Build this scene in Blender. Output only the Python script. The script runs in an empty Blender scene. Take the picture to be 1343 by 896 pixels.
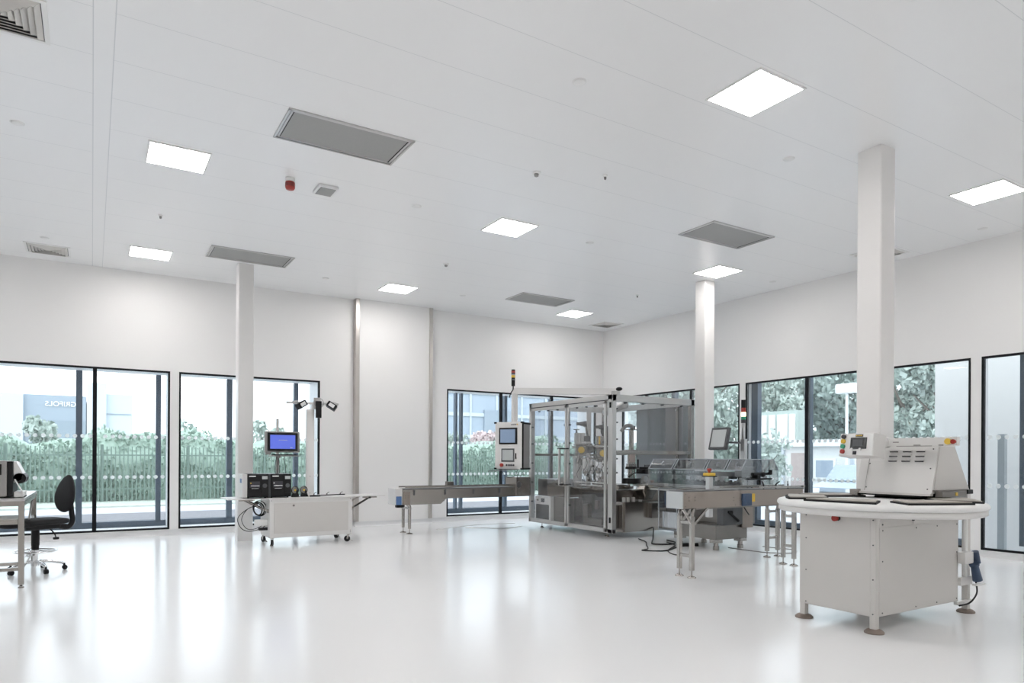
import bpy, bmesh, math, random
from mathutils import Matrix, Vector, Euler
random.seed(7)
R = math.radians
col = bpy.context.scene.collection
scene = bpy.context.scene

# ---------------------------------------------------------------- materials
def mat(name, color, rough=.5, metal=0., spec=.5, noise=0., nscale=8., bump=0., coat=0., emit=None, estr=0.):
    m = bpy.data.materials.new(name); m.use_nodes = True
    nt = m.node_tree; n = nt.nodes; l = nt.links; b = n['Principled BSDF']
    b.inputs['Base Color'].default_value = (*color, 1); b.inputs['Roughness'].default_value = rough
    b.inputs['Metallic'].default_value = metal; b.inputs['Specular IOR Level'].default_value = spec
    b.inputs['Coat Weight'].default_value = coat
    if emit:
        b.inputs['Emission Color'].default_value = (*emit, 1); b.inputs['Emission Strength'].default_value = estr
    if noise or bump:
        tc = n.new('ShaderNodeTexCoord'); nz = n.new('ShaderNodeTexNoise'); nz.inputs['Scale'].default_value = nscale
        nz.inputs['Detail'].default_value = 4; l.new(tc.outputs['Object'], nz.inputs['Vector'])
        if noise:
            mx = n.new('ShaderNodeMix'); mx.data_type = 'RGBA'
            mx.inputs['A'].default_value = (*[c*(1-noise) for c in color], 1)
            mx.inputs['B'].default_value = (*[min(1, c*(1+noise)) for c in color], 1)
            l.new(nz.outputs['Fac'], mx.inputs['Factor']); l.new(mx.outputs['Result'], b.inputs['Base Color'])
        if bump:
            bp = n.new('ShaderNodeBump'); bp.inputs['Strength'].default_value = bump; bp.inputs['Distance'].default_value = .01
            l.new(nz.outputs['Fac'], bp.inputs['Height']); l.new(bp.outputs['Normal'], b.inputs['Normal'])
    return m

def glass(name, tint=(1, 1, 1), gloss=.5, haze=0., hazecol=(.9, .95, 1), rough=.02):
    m = bpy.data.materials.new(name); m.use_nodes = True; nt = m.node_tree; n = nt.nodes; l = nt.links; n.clear()
    out = n.new('ShaderNodeOutputMaterial'); tr = n.new('ShaderNodeBsdfTransparent'); tr.inputs[0].default_value = (*tint, 1)
    gl = n.new('ShaderNodeBsdfGlossy'); gl.inputs['Roughness'].default_value = rough
    fr = n.new('ShaderNodeFresnel'); fr.inputs[0].default_value = 1.45
    mu = n.new('ShaderNodeMath'); mu.operation = 'MULTIPLY'; mu.inputs[1].default_value = gloss
    mx = n.new('ShaderNodeMixShader'); l.new(fr.outputs[0], mu.inputs[0]); l.new(mu.outputs[0], mx.inputs[0])
    l.new(tr.outputs[0], mx.inputs[1]); l.new(gl.outputs[0], mx.inputs[2])
    if haze:
        df = n.new('ShaderNodeBsdfDiffuse'); df.inputs[0].default_value = (*hazecol, 1)
        m2 = n.new('ShaderNodeMixShader'); m2.inputs[0].default_value = haze
        l.new(mx.outputs[0], m2.inputs[1]); l.new(df.outputs[0], m2.inputs[2]); l.new(m2.outputs[0], out.inputs[0])
    else: l.new(mx.outputs[0], out.inputs[0])
    return m

def frost(name):
    m = mat(name, (.93, .96, .96), .7, noise=.01); nt = m.node_tree; n = nt.nodes; l = nt.links
    tl = n.new('ShaderNodeBsdfTranslucent'); tl.inputs[0].default_value = (.93, .96, .96, 1)
    mx = n.new('ShaderNodeMixShader'); mx.inputs[0].default_value = .5
    l.new(n['Principled BSDF'].outputs[0], mx.inputs[1]); l.new(tl.outputs[0], mx.inputs[2]); l.new(mx.outputs[0], n['Material Output'].inputs[0])
    return m

def ceiling_mat():
    m = mat('ceiling_panel_white', (.80, .81, .82), .30, spec=.6); nt = m.node_tree; n = nt.nodes; l = nt.links; b = n['Principled BSDF']
    g = n.new('ShaderNodeNewGeometry'); s = n.new('ShaderNodeSeparateXYZ'); l.new(g.outputs['Position'], s.inputs[0])
    def mth(op, a, bb=None, c=None):
        x = n.new('ShaderNodeMath'); x.operation = op
        for i, v in enumerate((a, bb, c)):
            if v is None: continue
            if isinstance(v, (int, float)): x.inputs[i].default_value = v
            else: l.new(v, x.inputs[i])
        return x.outputs[0]
    X, Y = s.outputs['X'], s.outputs['Y']
    def line(v, off, pitch, hw):      # joint lines at off + k*pitch
        a = mth('SUBTRACT', v, off - pitch/2); a = mth('FLOORED_MODULO', a, pitch); a = mth('SUBTRACT', a, pitch/2); a = mth('ABSOLUTE', a)
        return mth('LESS_THAN', a, hw)
    joints = mth('MAXIMUM', line(Y, 6.655, .711, .0025), mth('MAXIMUM', line(X, -.007, 40, .004), line(X, .14, 40, .004)))
    fac = mth('MULTIPLY', joints, mth('SUBTRACT', 1, mth('LESS_THAN', mth('ABSOLUTE', mth('SUBTRACT', X, .0665)), .066)))
    mx = n.new('ShaderNodeMix'); mx.data_type = 'RGBA'; mx.inputs['A'].default_value = (.91, .91, .91, 1); mx.inputs['B'].default_value = (.70, .71, .72, 1)
    l.new(fac, mx.inputs['Factor']); l.new(mx.outputs['Result'], b.inputs['Base Color'])
    return m

M = dict(
 wall=mat('wall_white', (.88, .87, .86), .45, noise=.012, nscale=.6),
 ceil=ceiling_mat(),
 floor=mat('floor_resin', (.88, .885, .89), .19, spec=.4, noise=.015, nscale=.5),
 cove=mat('cove_resin', (.76, .765, .77), .3, noise=.02),
 column=mat('column_paint', (.84, .825, .81), .3, noise=.01),
 black=mat('black_frame', (.006, .007, .009), .5, spec=.25, noise=.2),
 blueframe=mat('blue_grey_frame', (.055, .085, .125), .5, noise=.06),
 pane=glass('window_glass', (.95, .97, .975), .5, .03),  # slight white haze imitates the veil of room light reflected in the glass
 dot=frost('frosted_dot'),
 sill=mat('sill_white', (.9, .9, .9), .4, noise=.01),
 steel=mat('stainless_steel', (.43, .405, .38), .25, 1., noise=.06, nscale=3),
 guard=mat('guard_steel', (.60, .57, .54), .3, .9, noise=.08, nscale=1.5),
 steel_d=mat('stainless_dark', (.25, .235, .22), .3, 1., noise=.15, nscale=4),
 brushed=mat('brushed_sheet', (.27, .27, .275), .36, 1., noise=.12, nscale=1.6),
 chrome=mat('chrome', (.85, .85, .86), .12, 1., noise=.02),
 alu=mat('aluminium', (.60, .595, .585), .32, .85, noise=.04, nscale=6),
 beige=mat('beige_steel', (.34, .295, .26), .36, .55, noise=.05, nscale=4),
 paint=mat('machine_paint', (.65, .63, .605), .4, noise=.02, nscale=3),
 paint_l=mat('light_paint', (.75, .74, .725), .35, noise=.02, nscale=3),
 blackp=mat('black_plastic', (.012, .012, .013), .45, spec=.3, noise=.15, nscale=10),
 blackf=mat('black_fabric', (.012, .012, .014), .8, noise=.3, nscale=60, bump=.2),
 grey=mat('grey_plastic', (.32, .31, .30), .5, noise=.05),
 greyd=mat('dark_grey', (.09, .095, .1), .45, noise=.1),
 filt=mat('filter_mesh', (.35, .35, .34), .6, noise=.05, nscale=40),
 vent=mat('vent_grey', (.66, .64, .61), .5, noise=.04),
 red=mat('signal_red', (.36, .03, .02), .35, noise=.05),
 yellow=mat('signal_yellow', (.75, .50, .06), .4, noise=.05),
 green=mat('signal_green', (.03, .28, .16), .35, noise=.05),
 blue=mat('blue_motor', (.04, .07, .13), .4, noise=.1),
 bluel=mat('label_blue', (.10, .20, .42), .4, noise=.05),
 white=mat('white_plastic', (.85, .85, .84), .4, noise=.01),
 paper=mat('white_paper', (.88, .88, .87), .7, noise=.02),
 clear=glass('clear_guard', (.965, .97, .975), .6, .012),
 clear_e=glass('clear_guard_edge', (.85, .88, .9), .9, .38, rough=.1),
 door=glass('door_polycarbonate', (.955, .96, .965), .22),
 lamp=mat('lamp_diffuser', (1, 1, 1), .5, emit=(1, .96, .935), estr=16.),
 amber=mat('lit_amber', (1, .9, .6), .4, emit=(1, .85, .55), estr=1.6),
 screen=mat('screen_blue', (.02, .03, .2), .2, emit=(.09, .13, .52), estr=.75, spec=.6),
 screen2=mat('screen_grey', (.1, .14, .2), .2, emit=(.14, .19, .27), estr=.6, spec=.6),
 screen3=mat('screen_pale', (.25, .27, .27), .3, emit=(.5, .52, .52), estr=.22, spec=.6),
 screend=mat('screen_dark', (.03, .032, .033), .15, spec=.7, noise=.1),
 ink=mat('print_ink', (.05, .05, .06), .6, noise=.1),
 rubber=mat('tray_felt', (.012, .012, .013), .75, noise=.2, nscale=30),
 pad=mat('tray_top', (.43, .40, .36), .55, noise=.1, nscale=12),
 rust=mat('foot_pad', (.25, .2, .17), .6, noise=.25, nscale=20),
 # outdoors
 paving=mat('paving_pale', (.42, .43, .46), .8, noise=.08, nscale=2),
 gravel=mat('gravel', (.17, .17, .185), .95, noise=.45, nscale=14, bump=.6),
 grass=mat('grass', (.42, .47, .42), .9, noise=.25, nscale=6),
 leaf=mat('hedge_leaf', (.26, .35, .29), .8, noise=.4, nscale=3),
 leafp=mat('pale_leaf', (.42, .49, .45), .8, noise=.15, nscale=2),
 flower=mat('pink_blossom', (.60, .50, .50), .8, noise=.2, nscale=4),
 bark=mat('bark', (.16, .14, .12), .9, noise=.3, nscale=6),
 fence=mat('fence_paint', (.13, .19, .16), .6, noise=.1),
 bldg=mat('cladding_blue_grey', (.28, .33, .39), .6, noise=.04, nscale=.3),
 bldg_d=mat('cladding_lower_band', (.24, .29, .34), .6, noise=.05, nscale=.3),
 bldg_l=mat('cladding_pale', (.50, .55, .60), .6, noise=.02, nscale=.3),
 bwhite=mat('render_white', (.74, .735, .72), .7, noise=.02),
 bsage=mat('sage_render', (.40, .47, .44), .8, noise=.1),
 postgrey=mat('post_grey', (.30, .33, .34), .5, noise=.05),
 bglass=mat('far_glass', (.36, .42, .50), .2, noise=.1, nscale=1),
 brick=mat('brown_door', (.45, .38, .36), .7, noise=.1),
 van=mat('van_paint', (.33, .38, .44), .3, noise=.03),
)

# ---------------------------------------------------------------- builders (everything in world coordinates)
class B:
    def __init__(s, xf=None): s.bm = bmesh.new(); s.xf = xf; s.smooth = False
    def _add(s, vs, fs, smooth=False):
        out = []
        for v in vs:
            v = Vector(v)
            if s.xf: v = s.xf @ v
            out.append(s.bm.verts.new(v))
        for f in fs:
            try:
                fc = s.bm.faces.new([out[i] for i in f]); fc.smooth = smooth
            except ValueError: pass
        return s
    def box(s, x0, x1, y0, y1, z0, z1, bev=0., seg=2, rot=None, piv=None):
        x0, x1 = sorted((x0, x1)); y0, y1 = sorted((y0, y1)); z0, z1 = sorted((z0, z1))
        t = bmesh.new(); bmesh.ops.create_cube(t, size=1)
        c = Vector(((x0+x1)/2, (y0+y1)/2, (z0+z1)/2))
        for v in t.verts: v.co = Vector((v.co.x*(x1-x0), v.co.y*(y1-y0), v.co.z*(z1-z0))) + c
        if bev: bmesh.ops.bevel(t, geom=list(t.edges), offset=min(bev, (x1-x0)*.45, (y1-y0)*.45, (z1-z0)*.45), segments=seg, affect='EDGES', profile=.6)
        if rot is not None:
            p = Vector(piv) if piv is not None else c
            for v in t.verts: v.co = rot @ (v.co - p) + p
        t.verts.index_update()
        s._add([v.co.copy() for v in t.verts], [[v.index for v in f.verts] for f in t.faces]); t.free(); return s
    def cyl(s, p0, p1, r0, r1=None, n=16, cap=True, smooth=True):
        p0, p1 = Vector(p0), Vector(p1); r1 = r0 if r1 is None else r1
        d = (p1-p0).normalized(); a = d.orthogonal().normalized(); b = d.cross(a)
        ring = lambda p, r: [p + (a*math.cos(2*math.pi*i/n) + b*math.sin(2*math.pi*i/n))*r for i in range(n)]
        vs = ring(p0, r0) + ring(p1, r1); fs = [(i, (i+1) % n, n+(i+1) % n, n+i) for i in range(n)]
        s._add(vs, fs, smooth)
        if cap: s._add(ring(p0, r0), [tuple(range(n))[::-1]]); s._add(ring(p1, r1), [tuple(range(n))])
        return s
    def bar(s, p0, p1, w, h=None, up=(0, 0, 1)):
        h = h or w; p0, p1 = Vector(p0), Vector(p1); d = (p1-p0).normalized(); u = Vector(up)
        a = d.cross(u)
        if a.length < 1e-4: a = d.orthogonal()
        a.normalize(); u = a.cross(d)
        q = [(-1, -1), (1, -1), (1, 1), (-1, 1)]
        vs = [p + a*i*w/2 + u*j*h/2 for p in (p0, p1) for i, j in q]
        return s._add(vs, [(0, 1, 2, 3), (7, 6, 5, 4), (0, 4, 5, 1), (1, 5, 6, 2), (2, 6, 7, 3), (3, 7, 4, 0)])
    def tube(s, pts, r, n=8, sub=6, cap=True):
        P = [Vector(p) for p in pts]; Q = []
        if sub > 1 and len(P) > 2:
            E = [P[0]*2-P[1]] + P + [P[-1]*2-P[-2]]
            for i in range(1, len(E)-2):
                for k in range(sub):
                    t = k/sub; a, b, c, d = E[i-1], E[i], E[i+1], E[i+2]
                    Q.append(.5*((2*b)+(c-a)*t+(2*a-5*b+4*c-d)*t*t+(3*b-a-3*c+d)*t**3))
            Q.append(P[-1])
        else: Q = P
        vs = []; ref = None
        for i, p in enumerate(Q):
            d = (Q[min(i+1, len(Q)-1)] - Q[max(i-1, 0)]).normalized()
            if ref is None: ref = d.orthogonal().normalized()
            a = (ref - d*ref.dot(d)).normalized(); ref = a; b = d.cross(a)
            vs += [p + (a*math.cos(2*math.pi*k/n)+b*math.sin(2*math.pi*k/n))*r for k in range(n)]
        fs = [(i*n+k, i*n+(k+1) % n, (i+1)*n+(k+1) % n, (i+1)*n+k) for i in range(len(Q)-1) for k in range(n)]
        if cap: fs += [tuple(range(n))[::-1], tuple(range((len(Q)-1)*n, len(Q)*n))]
        return s._add(vs, fs, True)
    def ring(s, c, Rr, r, axis=(0, 0, 1), n=32, m=8, a0=0, a1=2*math.pi):
        ax = Vector(axis).normalized(); a = ax.orthogonal().normalized(); b = ax.cross(a); c = Vector(c); full = abs(a1-a0-2*math.pi) < 1e-6
        N = n if full else n+1; vs = []
        for i in range(N):
            t = a0+(a1-a0)*i/n; o = a*math.cos(t)+b*math.sin(t)
            vs += [c + o*(Rr + r*math.cos(2*math.pi*k/m)) + ax*r*math.sin(2*math.pi*k/m) for k in range(m)]
        fs = [(i*m+k, i*m+(k+1) % m, ((i+1) % N)*m+(k+1) % m, ((i+1) % N)*m+k) for i in range(n) for k in range(m)]
        return s._add(vs, fs, True)
    def lathe(s, prof, c=(0, 0, 0), n=32, smooth=True):
        c = Vector(c); vs = []
        for r, z in prof: vs += [c + Vector((r*math.cos(2*math.pi*i/n), r*math.sin(2*math.pi*i/n), z)) for i in range(n)]
        fs = [(j*n+i, j*n+(i+1) % n, (j+1)*n+(i+1) % n, (j+1)*n+i) for j in range(len(prof)-1) for i in range(n)]
        fs += [tuple(range(n))[::-1], tuple(range((len(prof)-1)*n, len(prof)*n))]
        return s._add(vs, fs, smooth)
    def prism(s, poly, axis, a0, a1, bev=0.):
        """poly: 2-D outline in the plane across 'axis' (x: (y,z)  y: (x,z)  z: (x,y))"""
        def pt(u, v, w): return {'x': (w, u, v), 'y': (u, w, v), 'z': (u, v, w)}[axis]
        n = len(poly); vs = [pt(u, v, a0) for u, v in poly] + [pt(u, v, a1) for u, v in poly]
        fs = [tuple(range(n)), tuple(range(n, 2*n))[::-1]] + [(i, n+i, n+(i+1) % n, (i+1) % n) for i in range(n)]
        return s._add(vs, fs)
    def ball(s, c, rx, ry=None, rz=None, n=20, m=12, e=1.):
        ry = ry or rx; rz = rz or rx; c = Vector(c); vs = [c+Vector((0, 0, rz))]
        pw = lambda v: math.copysign(abs(v)**e, v)
        for j in range(1, m):
            t = math.pi*j/m
            for i in range(n):
                p = 2*math.pi*i/n; vs.append(c+Vector((rx*pw(math.sin(t))*pw(math.cos(p)), ry*pw(math.sin(t))*pw(math.sin(p)), rz*pw(math.cos(t)))))
        vs.append(c-Vector((0, 0, rz))); fs = [(0, 1+i, 1+(i+1) % n) for i in range(n)]
        for j in range(m-2): fs += [(1+j*n+i, 1+(j+1)*n+i, 1+(j+1)*n+(i+1) % n, 1+j*n+(i+1) % n) for i in range(n)]
        k = 1+(m-2)*n; fs += [(k+i, k+n, k+(i+1) % n) for i in range(n)]
        return s._add(vs, fs, True)
    def quads(s, lst):
        for q in lst: s._add(q, [tuple(range(len(q)))])
        return s

MW = {}
def build(name, b, m, parent=None):
    bm = b.bm
    bmesh.ops.recalc_face_normals(bm, faces=bm.faces)
    me = bpy.data.meshes.new(name); bm.to_mesh(me); bm.free()
    root = parent
    W = MW.get(parent.name) if parent else None
    if W is not None: me.transform(W.inverted())
    me.materials.append(M[m] if isinstance(m, str) else m)
    o = bpy.data.objects.new(name, me); col.objects.link(o)
    if parent:
        o.parent = parent; MW[o.name] = W if W is not None else Matrix.Identity(4)
    else:
        # put the origin at the base centre of the mesh
        xs = [v.co for v in me.vertices]
        c = Vector(((min(v.x for v in xs)+max(v.x for v in xs))/2, (min(v.y for v in xs)+max(v.y for v in xs))/2, min(v.z for v in xs)))
        me.transform(Matrix.Translation(-c)); o.location = c; MW[o.name] = Matrix.Translation(c)
    return o
def thing(name, label, cat, loc=(0, 0, 0), group=None, rz=0.):
    o = bpy.data.objects.new(name, None); col.objects.link(o); o.location = loc; o.rotation_euler = (0, 0, rz)
    o.empty_display_size = .1
    MW[o.name] = Matrix.Translation(Vector(loc)) @ Matrix.Rotation(rz, 4, 'Z')
    return tag(o, label, cat, group)
def tag(o, label, cat, group=None):
    o['label'] = label; o['category'] = cat
    if group: o['group'] = group
    return o
def struct(name, b, m, parent=None):
    o = build(name, b, m, parent)
    if not parent: o['kind'] = 'structure'
    return o
def part(name, b, m, parent, label=None):
    o = build(name, b, m, parent)
    if label: o['label'] = label
    return o
def copy_tree(o, loc, label, rz=None, group=None):
    def rec(a, par):
        c = a.copy(); col.objects.link(c); c.parent = par
        for ch in [x for x in bpy.data.objects if x.parent == a and x != c]: rec(ch, c)
        return c
    kids = [x for x in bpy.data.objects if x.parent == o]
    c = o.copy(); col.objects.link(c); c.location = loc
    if rz is not None: c.rotation_euler = (0, 0, rz)
    for k in kids: rec(k, c)
    c['label'] = label
    if group: c['group'] = group
    return c

# ================================================================ ROOM
XL, XR, YB, YF, H = -8., 11.431, -3.2, 14.065, 4.782
ZB, ZT = .108, 3.02           # window bottom and top
T = .8                        # depth of the window zone out to the curtain wall
def wall_with_openings(along, a0, a1, plane, thick, ops):
    b = B()
    def seg(u0, u1, z0, z1):
        if along == 'x': b.box(u0, u1, plane, plane+thick, z0, z1)
        else: b.box(plane, plane+thick, u0, u1, z0, z1)
    seg(a0, a1, ZT, H); seg(a0, a1, -.02, ZB)
    u = a0
    for o0, o1 in ops:
        seg(u, o0, ZB, ZT); u = o1
    seg(u, a1, ZB, ZT)
    return b
WL = [(-7.2, -4.6), (-4.45, -1.6), (-1.45, 1.222), (1.372, 3.99), (6.89, 11.2)]
WR = [(1.4, 5.088), (5.236, 9.46), (9.613, 13.3)]
struct('wall_left', wall_with_openings('x', XL, XR+.1, YF, .11, WL), 'wall')
struct('wall_right', wall_with_openings('y', YB, YF, XR, .11, WR), 'wall')
struct('wall_back', B().box(XL-.1, XR+.1, YB-.1, YB, 0, H), 'wall')
struct('wall_far_left', B().box(XL-.1, XL, YB, YF+.1, 0, H), 'wall')
struct('floor', B().box(XL-.1, XR+.4, YB-.1, YF+.9, -.2, 0), 'floor')
struct('ceiling', B().box(XL-.1, XR+.4, YB-.1, YF+.9, H, H+.2), 'ceil')
# coved skirting of the floor resin
def cove(along, a0, a1, plane):
    prof = [(0, 0), (-.06, 0), (-.045, .003), (-.03, .009), (-.018, .02), (-.009, .036), (-.005, .055), (-.004, .098), (0, .1)]
    b = B()
    if along == 'x': b.prism([(plane+p, z) for p, z in prof], 'x', a0, a1)
    else: b.prism([(plane+p, z) for p, z in prof], 'y', a0, a1)
    return b
struct('baseboard_left', cove('x', XL, XR, YF), 'cove')
struct('baseboard_right', cove('y', YB, YF, XR), 'cove')

def window(n, along, plane, o0, o1, inner, outer, dots=True, rail=True):
    """inner: black mullions in the opening; outer: blue-grey mullions of the curtain wall behind it"""
    def bx(b, u0, u1, w0, w1, z0, z1):
        if along == 'x': b.box(u0, u1, plane+w0, plane+w1, z0, z1)
        else: b.box(plane+w0, plane+w1, u0, u1, z0, z1)
    f = .032
    b = B(); bx(b, o0, o1, -.004, .055, ZT-f, ZT); bx(b, o0, o1, -.004, .055, ZB, ZB+f)
    bx(b, o0, o0+f, -.004, .055, ZB+f, ZT-f); bx(b, o1-f, o1, -.004, .055, ZB+f, ZT-f)
    fr = struct('window_%d' % n, b, 'black')
    for m in inner:
        b = B(); bx(b, m-.032, m+.032, -.002, .055, ZB+f, ZT-f); part('mullion', b, 'black', fr)
    edges = [o0+f] + [e for m in inner for e in (m-.032, m+.032)] + [o1-f]
    for i in range(0, len(edges), 2):
        b = B(); bx(b, edges[i], edges[i+1], .02, .03, ZB+f, ZT-f); part('pane', b, 'pane', fr)
    if dots:
        b = B(); u = o0+.06
        while u < o1-.05:
            if all(abs(u-m) > .05 for m in inner):
                for z in (1.075, 1.80):
                    p0 = (u, plane+.012, z) if along == 'x' else (plane+.012, u, z); p1 = (u, plane+.0185, z) if along == 'x' else (plane+.0185, u, z)
                    b.cyl(p0, p1, .034, n=16)
            u += .1135
        part('frosted_dots', b, 'dot', fr)
    # deep white reveal out to the curtain wall
    b = B(); bx(b, o0-.03, o0, .11, T, ZB, ZT); bx(b, o1, o1+.03, .11, T, ZB, ZT); bx(b, o0-.03, o1+.03, .11, T, ZT, ZT+.03); bx(b, o0-.03, o1+.03, .11, T+.05, ZB-.03, ZB)
    part('reveal', b, 'sill', fr)
    if outer:
        for m, w in outer:
            b = B(); bx(b, m-w/2, m+w/2, T-.02, T+.1, ZB+.09, ZT); part('outer_mullion', b, 'blueframe', fr)
    if rail: b = B(); bx(b, o0, o1, T-.02, T+.1, ZB, ZB+.11); part('outer_rail', b, 'blueframe', fr)
    return fr
window(1, 'x', YF, -7.2, -4.6, [-5.9], [(-6.4, .09), (-5.1, .09)])
window(2, 'x', YF, -4.45, -1.6, [-3.05], [(-3.9, .09), (-2.5, .09)])
window(3, 'x', YF, -1.45, 1.222, [.037], [(-.206, .1), (1.092, .085)])
window(4, 'x', YF, 1.372, 3.99, [2.64], [(2.381, .1), (3.71, .085)])
window(5, 'x', YF, 6.89, 11.2, [8.33, 9.8], [(7.53, .05), (7.68, .05), (8.93, .08), (10.35, .08)])
T = .2
window(6, 'y', XR, 9.613, 13.3, [10.97, 12.43], [(11.7, .1)])
window(7, 'y', XR, 5.236, 9.46, [8.05, 6.6], [(9.385, .16), (8.17, .10), (6.88, .1)])
window(8, 'y', XR, 1.4, 5.088, [3.2], [(4.60, .12), (2.4, .1)], rail=False)

# clad pier between the left windows, with steel corner guards
b = B().box(4.775, 6.38, 13.93, YF, .1, H-.001); pier = struct('trim_1', b, 'wall')
for nm, x0, x1, yy in (('corner_guard', 4.69, 4.775, 13.90), ('corner_guard', 6.38, 6.46, 13.90)):
    part(nm, B().box(x0, x1, yy, YF, .1, H-.001, .008), 'guard', pier, 'brushed steel corner guard')
struct('trim_2', cove('x', 4.69, 6.46, 13.93), 'cove')

# steel columns
def column(x0, y0, w, label):
    b = B(); r = .02
    pts = []
    for cx, cy, a0 in ((x0+w-r, y0+w-r, 0), (x0+r, y0+w-r, 90), (x0+r, y0+r, 180), (x0+w-r, y0+r, 270)):
        for k in range(5): a = R(a0+k*22.5); pts.append((cx+r*math.cos(a), cy+r*math.sin(a)))
    b.prism(pts, 'z', 0, H)
    return tag(build('column', b, 'column'), label, 'column', 'white square steel columns')
column(2.13, 12.46, .255, 'white square steel column rising behind the wheeled cart with the printers')
column(9.69, 8.95, .255, 'white square steel column standing behind the clear-hooded cartoning machine')
column(7.055, 4.10, .27, 'widest white square steel column, behind the round table machine')

# ================================================================ CEILING FITTINGS
def light(x, y, label):
    t = thing('ceiling_light', label, 'light', (x, y, H), 'square recessed ceiling lights')
    fr = B()
    for a, bb, c, d in ((-.31, .31, -.31, -.29), (-.31, .31, .29, .31), (-.31, -.29, -.29, .29), (.29, .31, -.29, .29)): fr.box(x+a, x+bb, y+c, y+d, H-.012, H)
    part('frame', fr, 'white', t)
    part('diffuser', B().box(x-.29, x+.29, y-.29, y+.29, H-.008, H-.001), 'lamp', t)
    return t
vis = {(.8, 8.44): 'square ceiling light left of the largest grey grille, above the window wall side',
       (.8, 12.67): 'square ceiling light nearest the far left louvred vent',
       (5.12, 4.15): 'largest square ceiling light, above and left of the round table machine',
       (5.12, 8.44): 'square ceiling light near the middle of the ceiling',
       (5.12, 12.67): 'square ceiling light above the steel edged white pier',
       (9.45, 4.15): 'square ceiling light at the right edge, beyond the widest column',
       (9.45, 8.44): 'square ceiling light directly in front of the column behind the clear hoods',
       (9.45, 12.67): 'smallest square ceiling light, near the far corner of the room'}
for x in (-7.2+.0, -3.53, .8, 5.12, 9.45):
    for y in (-.12, 4.15, 8.44, 12.67):  # positions not in vis are unseen lights, added for illumination
        if x < -7 or (y < 0 and x < .5): continue
        light(x, y, vis.get((x, y), 'unseen square recessed ceiling light added outside the view for illumination'))
def grille(x, y, label):
    t = thing('ceiling_grille', label, 'grille', (x, y, H), 'grey rectangular ceiling grilles')
    w, d = .645, .345; b = B()
    for k, (e, z) in enumerate(((0, .016), (.03, .010))):
        W, D = w-e, d-e; q = .02
        b.box(x-W, x+W, y-D, y-D+q, H-z, H); b.box(x-W, x+W, y+D-q, y+D, H-z, H); b.box(x-W, x-W+q, y-D, y+D, H-z, H); b.box(x+W-q, x+W, y-D, y+D, H-z, H)
    part('frame', b, 'alu', t)
    for sx in (-1, 1): part('gasket', B().box(x+sx*(w-.055)-.006, x+sx*(w-.055)+.006, y-d+.05, y+d-.05, H-.009, H-.0005), 'blackp', t, 'black gasket strip')
    part('mesh', B().box(x-w+.062, x+w-.062, y-d+.05, y+d-.05, H-.006, H-.0005), 'filt', t)
grille(2.23, 7.0, 'largest grey rectangular ceiling grille, beside the red sounder')
grille(2.23, 11.98, 'grey ceiling grille just in front of the leftmost column')
grille(8.02, 7.0, 'grey ceiling grille over the cartoning machine, ahead of its column')
grille(8.0, 11.93, 'smallest grey ceiling grille, above the enclosed machine')
def diffuser(x, y, label, s=.31):
    t = thing('ceiling_vent', label, 'vent', (x, y, H), 'square louvred ceiling vents')
    b = B()
    for a, bb, c, d in ((-s, s, -s, -s+.035), (-s, s, s-.035, s), (-s, -s+.035, -s+.035, s-.035), (s-.035, s, -s+.035, s-.035)): b.box(x+a, x+bb, y+c, y+d, H-.012, H)
    part('frame', b, 'white', t)
    part('backing', B().box(x-s+.035, x+s-.035, y-s+.035, y+s-.035, H-.002, H-.0005), 'greyd', t)
    for k in range(6):                 # concentric pyramidal louvres
        r1 = s-.045-k*.043; r0 = r1-.038; z1, z0 = H-.003, H-.026; b = B()
        for a in range(4):
            ca, sa = round(math.cos(a*math.pi/2)), round(math.sin(a*math.pi/2))
            P = lambda u, v, z: (x+u*ca-v*sa, y+u*sa+v*ca, z)
            th = .003
            b._add([P(r0, -r0, z0), P(r0, r0, z0), P(r1, r1, z1), P(r1, -r1, z1), P(r0+th, -r0, z0-th), P(r0+th, r0, z0-th), P(r1+th, r1, z1-th), P(r1+th, -r1, z1-th)],
                   [(0, 1, 2, 3), (7, 6, 5, 4), (0, 4, 5, 1), (3, 2, 6, 7), (0, 3, 7, 4), (1, 5, 6, 2)])
        part('louvre', b, 'vent', t)
diffuser(-.61, 6.36, 'large louvred ceiling vent in the top left corner of the photo')
diffuser(-.62, 13.32, 'louvred ceiling vent near the window wall at the far left')
diffuser(10.85, 13.25, 'louvred ceiling vent in the far corner of the room')
diffuser(10.79, 6.3, 'louvred ceiling vent partly hidden by the widest column')
def disc(x, y, label, r=.055):
    b = B().lathe([(r, 0), (r, -.006), (r-.008, -.010), (0.004, -.010)], (x, y, H), 28)
    b.ring((x, y, H-.001), r+.006, .004, n=28, m=6)
    tag(build('ceiling_sprinkler', b, 'white'), label, 'sprinkler', 'round concealed sprinkler covers')
for x, y, l in ((-.65, 8.42, 'flush sprinkler cover near the left edge, left of the nearest ceiling light'), (3.65, 4.84, 'flush sprinkler cover in the middle of the upper ceiling, right of the largest grille'),
                (3.65, 8.38, 'flush sprinkler cover left of the middle ceiling light'), (6.53, 8.37, 'flush sprinkler cover right of the middle ceiling light'),
                (6.55, 4.85, 'flush sprinkler cover below right of the largest ceiling light'), (10.88, 4.84, 'flush sprinkler cover beyond the right edge ceiling light'),
                (10.85, 8.37, 'flush sprinkler cover right of the light before the middle column'), (-.63, 12.65, 'flush sprinkler cover just ahead of the far left louvred vent'),
                (3.69, 12.67, 'flush sprinkler cover between the leftmost column and the pier'), (6.47, 12.5, 'flush sprinkler cover beyond the pier, left of the smallest grille')):
    disc(x, y, l)
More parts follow.
